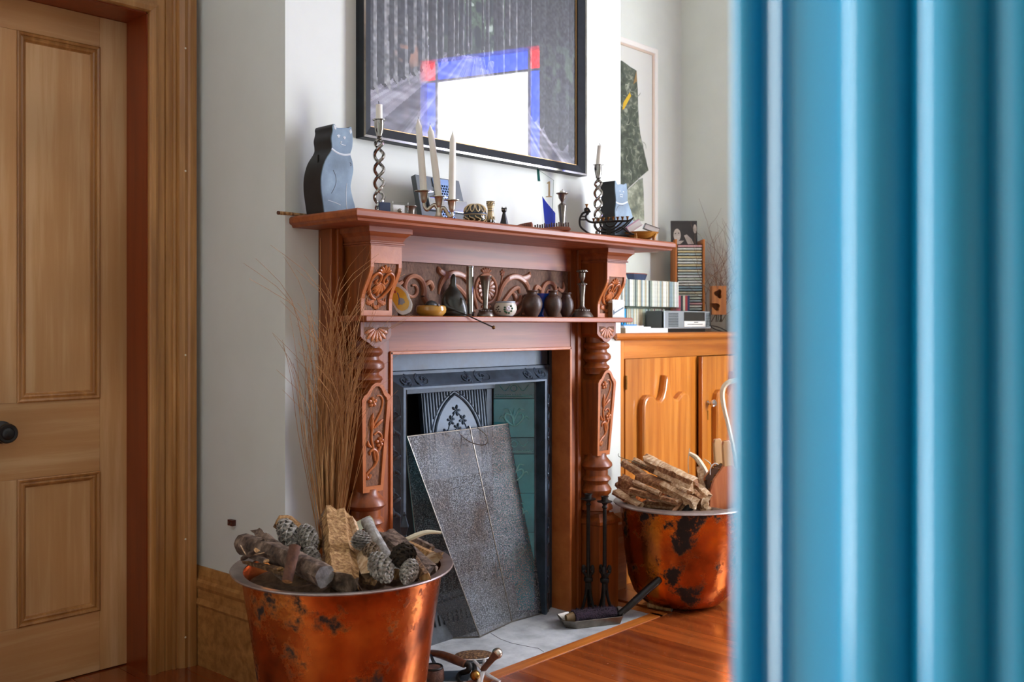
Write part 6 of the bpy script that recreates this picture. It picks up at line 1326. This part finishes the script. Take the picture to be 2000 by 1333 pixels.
# ================================================================ FIRE TOOLS ON THE RIGHT
def fire_dog(u, t, vtop, lab, rz):
    p = PT(u, 900, t); root = thing('iron_candle_stand', lab, 'candle stand', (p.x, p.y, 0), rz); zt = PT(u, vtop, t).z
    MB().tube([(0, 0, .10), (0, 0, zt-.02)], [.0085, .0075], 8).build('shaft', 'black_iron', root)
    MB().lathe([(.006, zt-.045), (.011, zt-.038), (.007, zt-.030), (.012, zt-.022), (.028, zt-.018), (.030, zt-.015), (.013, zt-.015), (.0125, zt), (.0155, zt+.001), (.0155, zt+.004), (.010, zt+.004), (.010, zt-.010)], 20).build('candle_cup', 'black_iron', root)
    for k in range(3):
        a = 2*PI*k/3+.4; c, s = math.cos(a), math.sin(a); L_ = [(.020, .175), (.030, .190), (.036, .180), (.031, .165), (.020, .158), (.012, .135), (.016, .085), (.034, .040), (.058, .012), (.072, .0095), (.080, .020), (.074, .030)]
        MB().tube(cr([(c*r_*.62, s*r_*.62, z) for r_, z in L_], 5), .0060, 8).build('leg', 'black_iron', root); MB().ball((c*.020, s*.020, .170), .008, 8).build('scroll_end', 'black_iron', root)
    MB().lathe([(.015, .128), (.018, .132), (.018, .142), (.015, .146)], 14).build('collar', 'black_iron', root); return root
fire_dog(1149, 3.75, 967, 'wrought-iron candle stand with scrolled legs nearer the fireplace opening', .2)
fire_dog(1181, 3.735, 972, 'wrought-iron candle stand with scrolled legs beside the column plinth', 1.1)
# shovel and brush
sp = PF(1162, 1218); sv = thing('fire_shovel', 'blackened metal ash shovel lying on the hearth edge', 'shovel', (sp.x, sp.y, 0), CR+math.radians(16))
def pan(z, k, dz=0): return [(-.125*k, -.030*k, z), (-.09*k, -.052*k, z), (.085*k, -.040*k, z), (.105*k, .0, z+dz), (.085*k, .045*k, z), (-.075*k, .062*k, z), (-.12*k, .045*k, z)]
MB().stack([pan(.002, 1), pan(.030, 1.12), pan(.031, 1.09), pan(.006, .97)], True).build('pan', 'pewter', sv)
MB().tube([(.095, .0, .024), (.13, .003, .045), (.16, .006, .066)], [.012, .012, .014], 10).build('socket', 'black_iron', sv); MB().tube([(.155, .006, .062), (.215, .010, .105), (.270, .014, .142)], [.0135, .0145, .015], 12).build('handle', 'black', sv)
bs = thing('hearth_brush', 'dark purple-bristled hearth brush lying in the ash shovel', 'brush', (sp.x, sp.y, .006), CR+math.radians(20)); r0 = random.Random(2)
m = MB(); m.stack([[(-.085+.17*i/10, (.030-.006*i/10)*math.cos(2*PI*k/14)*r0.uniform(.85, 1.1)+.006, .026+.020*math.sin(2*PI*k/14)*r0.uniform(.85, 1.15)) for k in range(14)] for i in range(11)], True, True); o = m.build('bristle_core', 'bristle', bs)
m = MB()
for k in range(520):
    x = r0.uniform(-.088, .088); a = r0.uniform(-.2, PI+.2); p_ = Vector((x, .006+.026*math.cos(a), .026+.018*math.sin(a))); d = Vector((r0.uniform(-.6, .6), math.cos(a), math.sin(a))).normalized()*r0.uniform(.006, .014); W_ = Vector((.0012, 0, 0)); m.add([p_-W_, p_+W_, p_+d], [(0, 1, 2)])
o = m.build('bristles', 'bristle', bs); o['kind'] = 'stuff'
MB().tube([(-.085, .006, .024), (-.115, .006, .022)], [.020, .014], 10).build('ferrule', 'tan', bs)
# ================================================================ FIRE TOOLS IN THE FOREGROUND
# spear-headed rod behind the left cauldron
p = PY(790, HV, 2.40); zt = PY(790, 1000, 2.40).z
sr = thing('spear_finial_rod', 'upright black iron rod with a faceted spearhead finial', 'fire iron', (p.x, 2.40, 0)); MB().tube([(0, 0, .01), (0, 0, zt-.08)], .005, 8).build('rod', 'black_iron', sr)
MB().lathe([(.004, zt-.090), (.011, zt-.084), (.008, zt-.074), (.018, zt-.048), (.005, zt-.014), (.007, zt-.008), (.001, zt)], 4, smooth=False).build('spearhead', 'iron', sr); MB().lathe([(.04, 0), (.04, .008), (.012, .012)], 20).build('foot', 'black_iron', sr)
# oval brush
p = PF(926, 1290); ob = thing('oval_brush', 'oval wooden-backed brush with grey bristles lying on the hearth', 'brush', (p.x, p.y, 0), CR+.1)
ov = lambda a, b, z: [(a*math.cos(2*PI*k/28), b*math.sin(2*PI*k/28), z) for k in range(28)]
MB().stack([ov(.066, .040, .0), ov(.072, .050, .009)], True, True).build('bristles', 'greybristle', ob); MB().stack([ov(.062, .038, .009), ov(.064, .040, .012), ov(.064, .040, .019), ov(.055, .032, .023)], True, True).build('back', 'cutwood_dark', ob); MB().stack([ov(.0645, .0405, .011), ov(.066, .042, .014), ov(.0645, .0405, .017)], False, True).build('edge_band', 'steel', ob)
def F3(u, v, z): 
    t = FP*(EYE-z)/(v-HV); return PT(u, v, t)
def bent(name, lab, cat, parts):
    o0 = None; root = None
    for nm, pts, r_, mt, n in parts:
        W_ = [F3(*q_) for q_ in pts]
        if root is None: root = thing(name, lab, cat, (W_[0].x, W_[0].y, 0))
        MB().tube([Vector(q_)-root.location for q_ in cr([tuple(q_) for q_ in W_], 6)], r_, n).build(nm, mt, root)
    return root
bent('iron_tongs', 'curled iron tongs with a thick brown handle on the hearth', 'fire tongs', [('handle', [(842, 1276, .05), (862, 1280, .055), (890, 1290, .055), (908, 1298, .05)], [.010, .013, .014, .012], 'brownwood', 10), ('crook', [(905, 1296, .05), (916, 1300, .045), (914, 1311, .03), (900, 1316, .015), (894, 1324, .010), (898, 1332, .008), (905, 1334, .006)], [.011, .010, .008, .006, .004], 'black_iron', 10), ('strap', [(841, 1278, .05), (846, 1292, .035), (854, 1306, .012), (846, 1311, .006), (838, 1313, .005)], [.004, .006, .007, .005], 'iron', 8)])
pk_ = bent('knobbed_poker', 'polished steel fork with a bulbous brass and wood handle', 'fire iron', [('handle', [(942, 1311, .018), (950, 1301, .034), (962, 1287, .056), (969, 1279, .068)], [.0105, .0095, .011, .0155], 'brownwood', 14)])
kq = F3(971, 1277, .070)-pk_.location; MB().ball(tuple(kq), .0175, 16).build('knob', 'tarnish', pk_)
kf = F3(928, 1320, .020)-pk_.location; MB().ball(tuple(kf), .0165, 16).build('lower_knob', 'brass', pk_)
MB().tube([kf, F3(926, 1302, .03)-pk_.location], [.010, .008], 10).build('lower_shaft', 'black_iron', pk_)
m = MB()
for pts, r_ in (([(926, 1291, .04), (934, 1300, .034), (944, 1310, .02)], [.006, .008]), ([(946, 1288, .04), (946, 1298, .034), (942, 1306, .025)], [.006, .008]), ([(944, 1311, .018), (956, 1322, .010), (976, 1332, .006)], [.007, .009, .006]), ([(944, 1311, .018), (938, 1326, .010), (936, 1342, .006)], [.007, .010, .008])):
    m.tube([F3(*q_)-pk_.location for q_ in pts], r_, 8, flat=.55)
m.build('fork', 'steel', pk_)
p = PF(880, 1322); fs = thing('flat_shovel_blade', 'flat grey iron shovel blade lying beside the left cauldron', 'shovel', (p.x, p.y, 0), CR+.15)
MB().stack([[(-.075, -.04, z), (.05, -.05, z), (.065, .0, z), (.045, .035, z), (-.06, .04, z)] for z in (.001, .005)]).build('blade', 'iron', fs, .001); MB().tube([(-.07, .0, .004), (-.16, .01, .012)], .008, 8).build('shank', 'black_iron', fs)
p = PF(846, 1330); cnx = thing('iron_canister', 'small rusty iron canister tucked against the left cauldron', 'canister', (p.x, p.y, 0)); MB().lathe([(.034, 0), (.036, .004), (.034, .034), (.028, .042), (.012, .044)], 22).build('body', 'barkred', cnx); MB().lathe([(.030, .038), (.032, .042), (.030, .046), (.026, .044)], 22, cap=False).build('lid_ring', 'black_iron', cnx)
# coil of white flex behind the right cauldron
p = Vector((3.36, 2.47, 0)); fx = thing('white_flex', 'loop of white electrical flex hanging by the skirting corner', 'cable', (3.345, 2.47, 0)); MB().tube(cr([(0, 0, .26), (.012, -.02, .16), (.02, -.03, .06), (.04, -.03, .02), (.07, -.03, .006), (.12, -.04, .004)], 6), .003, 6).build('cord', 'whitecable', fx)
